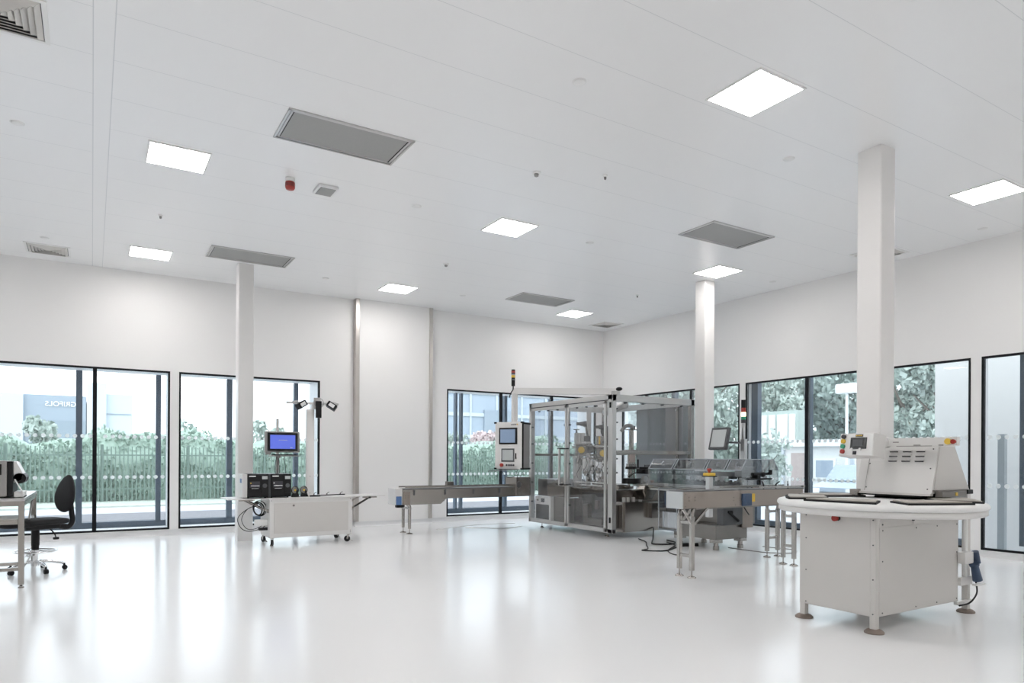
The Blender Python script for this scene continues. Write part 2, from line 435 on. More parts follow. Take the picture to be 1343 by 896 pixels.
def detector(x, y, label, r=.05):
    t = thing('smoke_detector', label, 'detector', (x, y, H), 'white ceiling detectors')
    part('base', B().lathe([(r, 0), (r, -.012), (r*.8, -.02), (.003, -.02)], (x, y, H), 24), 'white', t)
    part('sensor', B().lathe([(r*.55, -.02), (r*.5, -.045), (r*.3, -.052), (.003, -.052)], (x, y, H), 20), 'grey', t)
detector(4.39, 6.64, 'larger white round detector between the largest grille and the middle light')
detector(5.12, 6.28, 'small white detector ahead of the middle ceiling light', .028)
detector(.79, 10.58, 'small white detector between the two left ceiling lights', .03)
detector(5.16, 10.6, 'round detector beyond the middle ceiling light')
detector(9.44, 10.53, 'small detector beyond the light before the middle column', .03)
t = thing('ceiling_alarm_sounder', 'red fire alarm sounder with white base hanging from ceiling below the largest grille', 'alarm', (2.0, 8.35, H))
part('base', B().lathe([(.055, 0), (.055, -.035), (.05, -.045), (.003, -.045)], (2.0, 8.35, H), 24), 'white', t)
b = B().lathe([(.05, -.045), (.056, -.055), (.056, -.115), (.045, -.135), (.02, -.14), (.003, -.14)], (2.0, 8.35, H), 24)
part('sounder_body', b, 'red', t)
for z in (-.07, -.085, -.10): part('sound_slot', B().ring((2.0, 8.35, H+z), .0545, .003, n=28, m=6), 'ink', t)
t = thing('ceiling_speaker', 'square white ceiling speaker with grey grille beside the red sounder', 'speaker', (2.45, 8.45, H))
part('housing', B().box(2.335, 2.575, 8.30, 8.60, H-.035, H, .012), 'white', t)
part('speaker_grille', B().box(2.36, 2.55, 8.325, 8.575, H-.040, H-.034, .004), 'filt', t)

# ================================================================ helpers for machines
def foot(parent, x, y, z1, r=.045, m='steel', name='foot'):
    b = B().lathe([(r, 0), (r, .008), (r*.55, .022), (.012, .03), (.003, .03)], (x, y, 0), 20).cyl((x, y, .02), (x, y, z1), .009, n=10)
    return part(name, b, m, parent)
def caster(parent, x, y, z1, ang, r=.052):
    c, s = math.cos(ang), math.sin(ang); ox, oy = -c*.02, -s*.02
    b = B().box(x-.035, x+.035, y-.035, y+.035, z1-.008, z1).cyl((x, y, z1-.02), (x, y, z1-.006), .022, n=14)
    for k in (-1, 1):
        px, py = -s*k*.02, c*k*.02
        b.bar((x+px, y+py, z1-.015), (x+ox+px, y+oy+py, r-.005), .03, .004, up=(-s, c, 0))
    b.bar((x+c*.03, y+s*.03, .035), (x+c*.075, y+s*.075, .008), .035, .006)
    cs = part('caster', b, 'steel', parent)
    b = B().cyl((x+ox+s*.013, y+oy-c*.013, r+.001), (x+ox-s*.013, y+oy+c*.013, r+.001), r, n=24)
    part('wheel', b, 'blackp', cs)
    return cs
def screws(parent, pts, m='greyd', r=.006, name='screw_heads'):
    b = B()
    for p0, p1 in pts: b.cyl(p0, p1, r, n=8)
    return part(name, b, m, parent)

# ================================================================ LABEL PRINTER CART (left of centre)
cx0, cx1, cy0, cy1 = 2.45, 3.82, 11.47, 12.17
t = thing('wheeled_cart', 'pale grey wheeled cabinet cart with folding side leaves, beside the leftmost column', 'cart', ((cx0+cx1)/2, (cy0+cy1)/2, 0))
part('cabinet', B().box(cx0, cx1, cy0, cy1, .135, .765, .006), 'paint_l', t)
part('front_panel', B().box(cx0+.07, cx1-.07, cy0-.006, cy0+.004, .205, .70, .004), 'paint', t, 'recessed beige front panel')
part('lock', B().cyl((cx0+.38, cy0-.016, .655), (cx0+.38, cy0, .655), .017, n=16), 'steel_d', t)
for sx, xa in ((-1, cx0), (1, cx1)):
    part('side_panel', B().box(xa+sx*.0, xa+sx*.005, cy0+.06, cy1-.06, .2, .70, .002), 'paint_l', t)
part('tabletop', B().box(cx0-.02, cx1+.02, cy0-.03, cy1+.03, .765, .785, .005), 'paint_l', t)
part('folding_leaf', B().box(cx0-.64, cx0-.022, cy0-.02, cy1-.02, .768, .782, .004), 'paint_l', t)
part('folding_leaf', B().box(cx1+.022, cx1+.62, cy0+.05, cy1-.05, .768, .782, .004), 'paint_l', t)
for sx, xa in ((-1, cx0), (1, cx1)):
    b = B().bar((xa+sx*.34, cy0+.08, .755), (xa+sx*.01, cy0+.08, .57), .022, .03).bar((xa+sx*.34, cy1-.12, .755), (xa+sx*.01, cy1-.12, .57), .022, .03)
    b.box(xa+sx*.22, xa+sx*.46, cy0+.05, cy0+.11, .742, .766, .003).box(xa+sx*.22, xa+sx*.46, cy1-.15, cy1-.09, .742, .766, .003)
    b.box(xa, xa+sx*.02, cy0+.05, cy0+.11, .54, .60, .002)
    br = part('leaf_brace', b, 'steel', t)
    part('brace_strut', B().bar((xa+sx*.30, cy0+.045, .735), (xa+sx*.06, cy0+.045, .60), .012, .012), 'blackp', br)
part('knob', B().ball((cx1+.33, cy0+.04, .752), .02), 'blackp', t)
for x, y, a in ((cx0+.05, cy0+.05, -2.0), (cx0+.05, cy1-.05, -1.2), (cx1-.05, cy0+.05, -.3), (cx1-.06, cy1-.05, .6)): caster(t, x, y, .136, a)
screws(t, [((x, cy0-.003, z), (x, cy0+.001, z)) for x, z in ((cx0+.03, .74), (cx1-.03, .74), (cx1-.03, .17), (cx1-.03, .2), (cx0+.77, .43), (cx0+.77, .27))])
# coil of cables and a power supply on the cart's left end
tc_ = thing('cable_coil', 'coil of black cables and white power supply on the cart left end', 'cable', (cx0-.08, 11.7, .4))
b = B(); b.ring((cx0-.12, 11.70, .60), .11, .012, (.5, -.85, .25)); b.ring((cx0-.13, 11.72, .59), .095, .010, (.6, -.8, .1)); b.ring((cx0-.11, 11.68, .61), .125, .008, (.4, -.9, .2))
part('coil', b, 'blackp', tc_)
b = B().tube([(cx0-.15, 11.62, .68), (cx0-.33, 11.60, .60), (cx0-.46, 11.6, .47), (cx0-.42, 11.6, .32), (cx0-.30, 11.62, .25), (cx0-.12, 11.65, .27), (cx0-.03, 11.66, .32)], .006)
b.tube([(cx0-.1, 11.62, .66), (cx0-.3, 11.6, .62), (cx0-.4, 11.62, .45), (cx0-.33, 11.62, .30), (cx0-.2, 11.64, .28), (cx0-.03, 11.66, .35)], .005)
part('cord', b, 'blackp', tc_)
part('power_supply', B().box(cx0-.2, cx0-.005, 11.60, 11.68, .33, .43, .01), 'white', tc_)
part('socket_strip', B().box(cx0-.14, cx0-.002, 11.585, 11.66, .255, .30, .006), 'blackp', tc_)

def printer(x0, label, white_side):
    y0, y1, z0, z1 = 11.52, 11.93, .80, 1.175; w = .40
    t = thing('label_printer', label, 'printer', (x0+w/2, (y0+y1)/2, .785), 'label printers on the cart')
    part('side_cover', B().box(x0-(.07 if white_side else .028), x0+.005, y0+.02, y1, z0, z1, .006), 'paint_l' if white_side else 'greyd', t)
    part('side_vent', B().box(x0-(.074 if white_side else .031), x0-(.068 if white_side else .025), y0+.1, y0+.22, z0+.23, z0+.30, .002), 'bluel' if white_side else 'ink', t)
    part('housing', B().box(x0+.005, x0+.33, y0, y1, z0, z1, .012), 'blackp', t)
    part('front_door', B().box(x0+.01, x0+.205, y0-.012, y0+.002, z0+.02, z1-.015, .006), 'blackp', t)
    part('control_face', B().box(x0+.212, x0+.325, y0-.010, y0+.002, z0+.06, z1-.015, .006), 'blackp', t)
    part('display', B().box(x0+.225, x0+.31, y0-.014, y0-.009, z1-.085, z1-.035, .002), 'screen3', t, 'pale grey display')
    part('label_strip', B().box(x0+.025, x0+.125, y0-.015, y0-.011, z1-.045, z1-.027, .001), 'paper', t, 'white nameplate strip')
    part('keypad', B().cyl((x0+.268, y0-.014, z1-.19), (x0+.268, y0-.008, z1-.19), .035, n=20), 'greyd', t)
    part('media_slot', B().box(x0+.035, x0+.19, y0-.014, y0-.010, z1-.22, z1-.12, .002), 'ink', t)
    b = B().cyl((x0+.05, y0-.022, z1-.19), (x0+.18, y0-.022, z1-.19), .009, n=10).box(x0+.055, x0+.165, y0-.05, y0-.012, z1-.235, z1-.228, .001)
    part('tear_bar', b, 'chrome', t)
    part('latch', B().box(x0+.04, x0+.06, y0-.025, y0-.012, z1-.155, z1-.14, .002), 'yellow' if white_side else 'white', t)
    b = B()
    for px in (x0+.02, x0+.28):
        for py in (y0+.04, y1-.05): b.cyl((px, py, .785), (px, py, z0+.003), .014, n=12)
    part('rubber_feet', b, 'blackp', t)
printer(2.115, 'black fronted label printer at the left end of the cart, white side cover showing', True)
printer(2.475, 'second black label printer, between the other printer and the small fans', False)

def small_fan(x, y, label):
    t = thing('label_rewinder', label, 'rewinder', (x, y, .785), 'small black rewinders on the cart')
    part('stand', B().prism([(x-.055, .785), (x+.075, .785), (x+.05, .85), (x+.02, .94), (x-.02, .94)], 'y', y-.03, y+.03), 'blackp', t)
    part('reel', B().cyl((x-.01, y-.055, .90), (x-.03, y-.03, .905), .062, n=28), 'grey', t)
    part('reel_rim', B().ring((x-.008, y-.058, .90), .06, .008, (-.3, .95, 0)), 'blackp', t)
    part('hub', B().cyl((x-.01, y-.075, .90), (x-.01, y-.05, .90), .016, n=14), 'yellow', t)
small_fan(2.885, 11.62, 'small black rewinder touching the second printer')
small_fan(3.04, 11.66, 'small black rewinder with yellow hub, right of the other rewinder')
t = thing('guide_rail', 'long black guide rail with small upright knobs lying along the cart top', 'rail', (3.35, 11.6, .785))
b = B().bar((3.13, 11.60, .800), (3.73, 11.60, .812), .03, .016).box(3.13, 3.3, 11.57, 11.63, .785, .793, .002)
part('rail', b, 'blackp', t)
for x in (3.20, 3.42, 3.65):
    b = B().cyl((x, 11.6, .805), (x, 11.6, .835), .008, n=10).bar((x, 11.6, .835), (x+.035, 11.58, .86), .008, .008)
    part('clamp_lever', b, 'blackp', t)

# monitor pole
mx_, my_ = 2.70, 12.06
t = thing('monitor_stand', 'grey pole with framed monitor and keyboard shelf standing on the cart', 'monitor', (mx_, my_, .785))
part('base_plate', B().box(mx_-.07, mx_+.07, my_-.07, my_+.07, .785, .797, .003), 'alu', t)
part('pole', B().box(mx_-.022, mx_+.022, my_-.015, my_+.03, .79, 2.105, .006), 'alu', t)
part('monitor_frame', B().box(2.48, 3.055, my_-.085, my_-.017, 1.53, 1.885, .012), 'grey', t)
part('bezel', B().box(2.517, 3.018, my_-.094, my_-.083, 1.555, 1.862, .006), 'blackp', t)
s_ = part('screen', B().box(2.56, 2.975, my_-.098, my_-.093, 1.59, 1.825, .001), 'screen', t, 'lit blue screen')
part('screen_text', B().box(2.70, 2.84, my_-.1, my_-.0975, 1.735, 1.742).box(2.89, 2.93, my_-.1, my_-.0975, 1.605, 1.615), 'screen3', s_)
kb = part('keyboard_shelf', B().box(2.54, 3.0, my_-.30, my_-.03, 1.462, 1.476, .003).bar((mx_, my_-.02, 1.47), (mx_, my_-.16, 1.45), .04, .03).box(2.49, 2.57, my_-.09, my_-.03, 1.49, 1.53), 'grey', t)
part('keyboard', B().box(2.57, 2.96, my_-.28, my_-.14, 1.477, 1.497, .004), 'blackp', kb)
b = B()
for i in range(3):
    o = i*.018
    b.tube([(mx_-.02+o, my_-.03, 1.46), (mx_-.05+o*2, my_-.045, 1.25), (mx_-.03+o*2, my_-.05, 1.05), (mx_-.12+o*3, my_-.05, .93)], .005)
b.tube([(mx_+.1, my_-.03, 1.46), (mx_+.13, my_-.04, 1.2), (mx_+.1, my_-.05, .95)], .005)
part('monitor_cables', b, 'blackp', t)

# inspection stand with two small heads
sx_, sy_ = 3.22, 11.95
t = thing('inspection_stand', 'tall white post with two black tilting lamp heads standing on the cart', 'camera stand', (sx_, sy_, .785))
part('post', B().box(sx_-.065, sx_+.065, sy_-.04, sy_+.04, .785, 2.28, .008), 'column', t)
screws(t, [((sx_-.005, sy_-.045, z), (sx_-.005, sy_-.039, z)) for z in (.83, 1.12)])
part('cross_arm', B().box(sx_-.42, sx_+.33, sy_-.08, sy_-.035, 2.36, 2.40, .006).bar((sx_, sy_, 2.2), (sx_+.06, sy_-.05, 2.38), .05, .03), 'white', t)
b = B().ring((sx_+.12, sy_-.1, 2.39), .085, .008, (0, 1, 0)).box(sx_+.04, sx_+.16, sy_-.09, sy_-.06, 2.28, 2.48, .006)
part('bracket', b, 'alu', t)
part('controller', B().box(sx_+.07, sx_+.16, sy_-.15, sy_-.09, 2.13, 2.42, .008), 'blackp', t)
for hx, sg in ((sx_-.19, 1), (sx_+.33, -1)):
    rot = Matrix.Rotation(R(-32 if sg > 0 else 35), 3, 'Y') @ Matrix.Rotation(R(20*sg), 3, 'Z')
    h = part('lamp_head', B().box(hx-.085, hx+.085, sy_-.22, sy_-.10, 2.29, 2.39, .01, rot=rot), 'blackp', t)
    part('lens', B().box(hx-.05, hx+.05, sy_-.228, sy_-.215, 2.31, 2.37, .003, rot=rot, piv=(hx, sy_-.16, 2.34)), 'paper', h, 'pale lens')
    part('arm_joint', B().cyl((hx-.14*sg, sy_-.06, 2.38), (hx-.04*sg, sy_-.10, 2.40), .022, n=14), 'alu', t)

# ================================================================ LEFT DESK, DEVICE, CHAIR
t = thing('steel_workbench', 'stainless steel workbench with lower rails at the left edge', 'workbench', (-1.6, 10.2, 0))
x0, x1, y0, y1 = -2.9, -.63, 9.21, 11.15
part('worktop', B().box(x0, x1, y0, y1, .955, .985, .005), 'alu', t)
b = B()
b.box(x0, x1, y0+.005, y0+.055, .90, .955).box(x0, x1, y1-.055, y1-.005, .90, .955).box(x0+.005, x0+.055, y0, y1, .90, .955).box(x1-.055, x1-.005, y0, y1, .90, .955)
part('top_frame', b, 'steel', t)
for x in (x0+.03, x1-.03):
    for y in (y0+.03, y1-.03):
        part('leg', B().box(x-.028, x+.028, y-.028, y+.028, .035, .955, .004), 'steel', t)
        foot(t, x, y, .05, .03)
b = B().box(x0, x1-.06, y0+.005, y0+.045, .70, .75)
part('shelf_rail', b, 'steel', t)
part('shelf', B().box(x0+.05, x1-.07, y0+.04, y0+.60, .745, .76, .003), 'paint_l', t)
b = B()
for z in (.19, .25): b.box(x0, x1-.06, y0+.01, y0+.045, z, z+.035)
b.box(x1-.05, x1-.01, y0, y1, .20, .24)
part('foot_rails', b, 'steel', t)
b = B().box(x1-.05, x1-.02, 10.3, 11.1, .62, .66).bar((x1-.03, 10.3, .66), (x1-.03, 10.9, .93), .02, .02)
part('side_brace', b, 'alu', t)
t = thing('desktop_printer', 'grey boxy printer with black front cut by the left edge, on the steel workbench', 'printer', (-1.1, 9.5, .985))
part('housing', B().box(-1.55, -.80, 9.32, 9.95, 1.0, 1.395, .012), 'grey', t)
part('front_bezel', B().box(-.80, -.745, 9.34, 9.93, 1.0, 1.39, .008), 'blackp', t)
part('side_recess', B().box(-.93, -.845, 9.312, 9.325, 1.24, 1.36, .012), 'blackp', t)
b = B().prism([(-.745, 1.39), (-.72, 1.38), (-.66, 1.25), (-.68, 1.18), (-.745, 1.15)], 'y', 9.42, 9.8)
part('paper_guide', b, 'white', t)
part('ribbon_cover', B().cyl((-.69, 9.42, 1.20), (-.69, 9.8, 1.20), .06, n=24), 'blackp', t)
part('paper_chute', B().bar((-.73, 9.36, 1.19), (-.645, 9.36, 1.02), .02, .012).box(-.74, -.65, 9.38, 9.8, .99, 1.05, .004), 'white', t)
b = B()
for x in (-1.5, -.85):
    for y in (9.36, 9.9): b.cyl((x, y, .985), (x, y, 1.002), .018, n=12)
part('rubber_feet', b, 'blackp', t)
part('output_tray', B().box(-.70, -.645, 9.4, 9.75, .987, 1.0, .003), 'blackp', t)

ch = Vector((-.60, 10.42, 0)); fa = R(208)
t = thing('drafting_chair', 'black high swivel chair with chrome foot ring and five chrome legs, beside the workbench', 'chair', ch, None, fa)
XF = Matrix.Translation(ch) @ Matrix.Rotation(fa, 4, 'Z')
def CB(): return B(XF)
part('seat', CB().ball((-.07, 0, .625), .275, .235, .042, 32, 14, .55), 'blackf', t)
part('seat_front', CB().ball((.22, 0, .60), .20, .20, .032, 28, 12, .6), 'blackf', t)
part('seat_pan', CB().box(-.24, .16, -.12, .12, .53, .60, .02).box(-.36, -.2, -.03, .03, .535, .575, .01), 'blackp', t)
bk = Matrix.Rotation(R(-8), 3, 'Y')
b = CB()
def back_pt(u, v, w):  # u: thickness, v: width, w: height
    return bk @ Vector((u, v, w)) + Vector((-.36, 0, .965))
n, m = 28, 16; vs = []
for j in range(m+1):
    th = math.pi*j/m
    for i in range(n):
        p = 2*math.pi*i/n; v = .225*math.sin(th)*math.cos(p); w = .245*math.cos(th)
        u = .045*math.sin(th)*math.sin(p) + .35*(v*v)
        vs.append(back_pt(u, v*(1-.25*w/.25), w))
b._add(vs, [(j*n+i, j*n+(i+1) % n, (j+1)*n+(i+1) % n, (j+1)*n+i) for j in range(m) for i in range(n)], True)
part('backrest', b, 'blackf', t)
part('back_support', CB().tube([(-.28, 0, .545), (-.38, 0, .53), (-.435, 0, .60), (-.425, 0, .72), (-.41, 0, .85)], .032, 10), 'blackp', t)
part('gas_lift', CB().cyl((0, 0, .33), (0, 0, .54), .045, n=18).cyl((0, 0, .26), (0, 0, .33), .04, n=18), 'blackp', t)
part('lever', CB().tube([(-.14, .05, .53), (-.17, .1, .47), (-.18, .12, .42)], .008, 8).box(-.21, -.15, .10, .14, .395, .425, .006), 'blackp', t)
b = CB().ring((0, 0, .26), .225, .011, n=48).cyl((0, 0, .235), (0, 0, .28), .05, n=18)
for k in range(3): a = R(120*k+20); b.cyl((.04*math.cos(a), .04*math.sin(a), .258), (.22*math.cos(a), .22*math.sin(a), .26), .008, n=10)
part('foot_ring', b, 'chrome', t)
hub = CB().cyl((0, 0, .07), (0, 0, .24), .028, n=16).cyl((0, 0, .075), (0, 0, .14), .045, n=18)
part('base_hub', hub, 'chrome', t)
for k in range(5):
    a = R(72*k+14); c, s = math.cos(a), math.sin(a)
    b = CB().tube([(.03*c, .03*s, .125), (.14*c, .14*s, .122), (.30*c, .30*s, .085)], .017, 10)
    lg = part('leg', b, 'chrome', t)
    b = CB().cyl((.31*c-.02*s, .31*s+.02*c, .031), (.31*c+.02*s, .31*s-.02*c, .031), .03, n=20).cyl((.305*c, .305*s, .05), (.305*c, .305*s, .085), .012, n=10)
    part('caster', b, 'blackp', lg)

# ================================================================ ENCLOSED MACHINE
ax0, ax1, ay0, ay1 = 7.885, 9.93, 9.43, 12.15
zb, zt = .115, 2.60
t = thing('enclosed_packaging_machine', 'large stainless packaging machine inside a framed enclosure with clear doors', 'machine', ((ax0+ax1)/2, (ay0+ay1)/2, 0))
mach = t
p = .09
for x, y, w in ((ax0, ay0, .13), (ax1-p, ay0, p), (ax0, ay1-p, p), (ax1-p, ay1-p, p)):
    part('corner_post', B().box(x, x+p, y, y+w, zb, zt, .006), 'alu' if x == ax0 else 'steel', t)
b = B()
b.box(ax0, ax1, ay0, ay0+p, zt-.12, zt, .005).box(ax0, ax1, ay1-p, ay1, zt-.12, zt, .005)
b.box(ax0, ax0+p, ay0, ay1, zt-.09, zt, .005).box(ax1-p, ax1, ay0, ay1, zt-.12, zt, .005)
part('top_frame', b, 'alu', t)
part('door_track', B().box(ax0-.006, ax0+.01, ay0+.12, ay1-.06, zt-.105, zt-.09), 'ink', t)
b = B().box(ax0, ax0+p, ay0, ay1, zb, zb+.075, .004).box(ax1-p, ax1, ay0, ay1, zb, zb+.075).box(ax0, ax1, ay1-p, ay1, zb, zb+.075)
part('bottom_frame', b, 'alu', t)
part('near_mid_rail', B().box(ax0+p, ax1-p, ay0+.01, ay0+.06, 1.535, 1.60, .004), 'steel', t)
part('far_mid_rail', B().box(ax1-.07, ax1-.02, ay0+p, ay1-p, 1.53, 1.59, .004).box(ax0+p, ax1-p, ay1-.06, ay1-.02, 1.50, 1.55), 'steel_d', t)
# doors of the left face (looking from the camera) : two leaves
for ya, yb in ((ay1-.075, 10.775), (10.755, ay0+.15)):
    ya, yb = max(ya, yb), min(ya, yb)
    b = B(); xx = ax0-.03; f = .055; z0, z1 = zb+.02, zt-.11
    b.box(xx, xx+.035, yb, yb+f, z0, z1, .006).box(xx, xx+.035, ya-f, ya, z0, z1, .006)
    b.box(xx, xx+.035, yb, ya, z1-f, z1, .006).box(xx, xx+.035, yb, ya, z0, z0+f+.01, .006)
    d = part('door', b, 'alu', t)
    part('door_pane', B().box(xx+.012, xx+.020, yb+f, ya-f, z0+f, z1-f), 'door', d)
    ycl = [yb+f+.02, ya-f-.02]
    b = B()
    for yy in ycl:
        for zz in (.55, .95, 1.35, 1.75, 2.1): b.cyl((xx-.004, yy, zz), (xx+.035, yy, zz), .014, n=10)
    for k in range(1, 4): b.cyl((xx-.004, yb+(ya-yb)*k/4, z1-f-.02), (xx+.035, yb+(ya-yb)*k/4, z1-f-.02), .014, n=10)
    part('pane_clamps', b, 'greyd', d)
b = B().cyl((ax0-.085, 10.93, .92), (ax0-.085, 10.93, 1.64), .026, n=16).cyl((ax0-.085, 10.74, .95), (ax0-.085, 10.74, 1.62), .020, n=16)
h = part('door_handle', b, 'alu', t)
for z in (.93, 1.63): part('handle_bracket', B().box(ax0-.10, ax0-.02, 10.70, 10.99, z, z+.022, .003), 'blackp', h)
for z in (.3, 2.36):
    part('hinge', B().box(ax0-.014, ax0+.004, ay0+.04, ay0+.075, z, z+.1, .003), 'blackp', t)
for x, y in ((ax0+.3, ay0+.5), (ax0+.17, ay1-.25), (ax1-.15, ay0+.3), (ax1-.15, ay1-.2)): foot(t, x, y, .2, .045)
# sheet panels on the far side
b = B().box(ax1-.05, ax1-.04, ay0+p, 11.03, 1.59, zt-.12).box(ax1-.05, ax1-.04, ay0+p, 11.03, .25, 1.53)
part('rear_sheet', b, 'brushed', t)
part('rear_stile', B().box(ax1-.075, ax1-.04, 9.80, 9.86, .25, zt-.12, .003), 'steel', t)
b = B()
for y in (9.83, 11.0):
    for z in (1.5, 1.64, 2.42): b.cyl((ax1-.10, y, z), (ax1-.06, y, z), .02, n=10)
part('panel_clamps', b, 'chrome', t)
# near-face polycarbonate, upper bay only
part('near_pane', B().box(ax0+p+.02, ax1-p, ay0+.03, ay0+.038, 1.60, zt-.12), 'door', t)
b = B()
for x in (8.2, 8.62, 9.1, 9.6): b.cyl((x, ay0-.005, zt-.14), (x, ay0+.045, zt-.14), .018, n=10)
for z in (1.8, 2.1, 2.35, 1.45, 1.2): b.cyl((ax0+p+.02, ay0-.005, z), (ax0+p+.02, ay0+.045, z), .014, n=10)
part('near_pane_clamps', b, 'greyd', t)
part('back_pane', B().box(ax0+p, ax1-p, ay1-.04, ay1-.032, .9, zt-.12), 'door', t)
# base body
base = part('base_cabinet', B().box(8.19, 9.75, 9.5, 11.0, .11, .66, .01), 'steel', t, 'stainless base cabinet')
part('base_cabinet', B().box(8.02, 9.7, 11.02, 12.0, .17, .62, .01), 'brushed', t)
part('cavity_shade_slab', B().box(8.15, 8.19, 9.85, 10.65, .2, .80, .004), 'greyd', t)  # dark grey slab stands in for the shade inside the lower cavity
b = B().box(8.06, 8.18, 9.62, 9.72, .18, .6).box(8.06, 8.18, 10.35, 10.5, .22, .58).box(8.02, 8.185, 9.9, 10.3, .2, .33, .01).box(8.1, 8.18, 10.1, 10.2, .5, .66)
part('drive_units', b, 'steel_d', t)
part('deck_plate', B().box(8.1, 9.75, 9.55, 11.0, .86, .885, .004), 'steel', t)
part('deck_support', B().box(8.25, 9.6, 9.75, 10.9, .66, .86, .006), 'steel_d', t)
# small framed unit, lower left
u = part('drawer_unit', B().box(7.925, 8.04, 11.40, 11.97, .165, .665, .008), 'white', t, 'white framed control drawer')
part('drawer_window', B().box(7.915, 7.93, 11.46, 11.92, .20, .50, .004), 'greyd', u)
part('drawer_display', B().box(7.915, 7.93, 11.62, 11.74, .545, .625, .003), 'ink', u)
part('drawer_dial', B().cyl((7.905, 11.86, .585), (7.93, 11.86, .585), .02, n=14), 'steel_d', u)
part('side_cabinet', B().box(7.99, 8.10, 10.83, 11.38, .17, .67, .006), 'steel_d', t)
# infeed chute
b = B().prism([(11.05, .67), (12.0, .67), (12.0, 1.02), (11.45, 1.02), (11.05, .88)], 'x', 8.02, 8.75)
part('infeed_hopper', b, 'brushed', t)
b = B().prism([(11.03, .68), (11.03, 1.10), (11.6, .90), (11.6, .68)], 'x', 7.985, 8.0)
part('hopper_lip', b, 'steel', t)
part('rail_box', B().box(8.0, 9.2, 10.95, 11.1, .68, .9, .004), 'steel_d', t)
# carousel of heads behind the right door leaf; the carousel stands turned on its base
XM = Matrix.Translation((8.45, 10.75, 0)) @ Matrix.Rotation(-.5507, 4, 'Z')
def MB(): return B(XM)
part('tall_column', MB().box(-.075, .02, .22, .32, .88, 2.44, .006), 'alu', t)
part('tall_column', MB().box(.24, .27, .26, .29, .88, 2.42, .004), 'steel_d', t)
part('support_column', MB().cyl((-.27, .05, .88), (-.27, .05, 1.47), .088, n=28).box(-.37, -.17, -.05, .15, 1.46, 1.50, .006), 'alu', t)
def head(x, z, w):
    h = part('label_head', MB().box(x-w, x+w, -.02, .26, z-.09, z+.10, .02).box(x-w-.02, x+w+.02, -.05, .28, z+.10, z+.12, .005).box(x-w-.01, x+w+.01, -.04, .27, z-.115, z-.09, .005).cyl((x, -.045, z), (x, 0, z), .088, n=28), 'steel', t)
    part('yellow_cover', MB().cyl((x, -.06, z), (x, -.03, z), .064, n=26), 'yellow', h)
    part('cover_ring', MB().ring((x, -.048, z), .078, .008, (0, 1, 0)), 'steel_d', h)
    part('head_motor', MB().box(x+w+.01, x+w+.13, -.02, .12, z-.055, z+.065, .012).box(x+w+.025, x+w+.115, -.03, -.018, z-.04, z+.05, .004), 'greyd', h)
head(-.205, 1.62, .115); head(.225, 1.555, .12)
b = MB().box(-.33, -.12, 0, .2, 1.72, 1.96, .012)
for k in range(3): b.cyl((-.30+.05*k, -.02, 1.78), (-.30+.05*k, -.02, 1.94), .016, n=10)
h = part('valve_block', b, 'alu', t)
part('hand_wheel', MB().cyl((-.29, .06, 1.95), (-.29, .06, 2.02), .018, n=12).cyl((-.29, .06, 2.02), (-.29, .06, 2.035), .06, n=20), 'greyd', h)
h = part('print_unit', MB().box(.10, .35, .0, .22, 1.72, 1.90, .015).box(.08, .37, -.02, .24, 1.70, 1.722, .004), 'steel', t)
part('print_stripe', MB().box(.145, .175, -.008, .004, 1.73, 1.89, .002), 'yellow', h)
part('print_motor', MB().box(.26, .34, -.05, .0, 1.76, 1.86, .01), 'greyd', h)
part('square_motor', MB().box(-.15, -.03, -.03, .10, 1.79, 1.90, .01).box(-.13, -.05, -.038, -.028, 1.81, 1.88, .003), 'greyd', t)
part('bracket_plate', MB().box(-.20, .0, -.04, .2, 1.755, 1.772, .004).box(.05, .36, -.04, .2, 1.69, 1.705, .004), 'paper', t)
part('cross_plate', MB().box(-.3, .34, .12, .2, 1.44, 1.47, .004).box(-.36, .36, .2, .24, 1.66, 1.70, .004), 'steel', t)
for x, z, sg in ((-.2, 2.14, 1), (.17, 2.08, 1)):
    b = MB().cyl((x-.10, 0, z), (x-.02, 0, z-.002), .032, n=18).cyl((x-.02, 0, z-.002), (x+.04, .0, z-.004), .045, n=20).cyl((x+.04, .0, z-.004), (x+.10, .0, z-.006), .062, n=24)
    r_ = part('reel_motor', b, 'greyd', t)
    part('motor_bracket', MB().bar((x+.09, .02, z-.03), (x+.14, .15, z-.24), .04, .02), 'steel', r_)
part('reel_disc', MB().cyl((.27, -.03, 1.995), (.29, -.0, 1.995), .105, n=32).cyl((.25, -.06, 1.995), (.30, .02, 1.995), .03, n=16), 'greyd', t)
part('air_duct', B().tube([(8.35, 9.6, 2.45), (8.3, 9.95, 2.36), (8.4, 10.25, 2.34)], .07, 14), 'alu', t)
for x, z, r_, hh in ((-.15, 1.32, .05, .26), (-.075, 1.36, .026, .22), (.01, 1.30, .032, .24), (.065, 1.33, .024, .2)):
    part('dispensing_cylinder', MB().lathe([(r_*.35, z-hh/2), (r_, z-hh/5), (r_, z+hh/3), (r_*.6, z+hh/2), (.004, z+hh/2)], (x, .0, 0), 20), 'white', t)
b = MB(); n_ = 36; vs = [(.26+.065*math.cos(2*math.pi*i/n_), -.06+q, 1.29+.125*math.sin(2*math.pi*i/n_)-.03*math.cos(2*math.pi*i/n_)) for q in (0, .006) for i in range(n_)]
b._add(vs, [tuple(range(n_)), tuple(range(n_, 2*n_))[::-1]]+[(i, n_+i, n_+(i+1) % n_, (i+1) % n_) for i in range(n_)])
part('label_disc', b, 'paper', t, 'white oval label sheet')
rnd = random.Random(3)
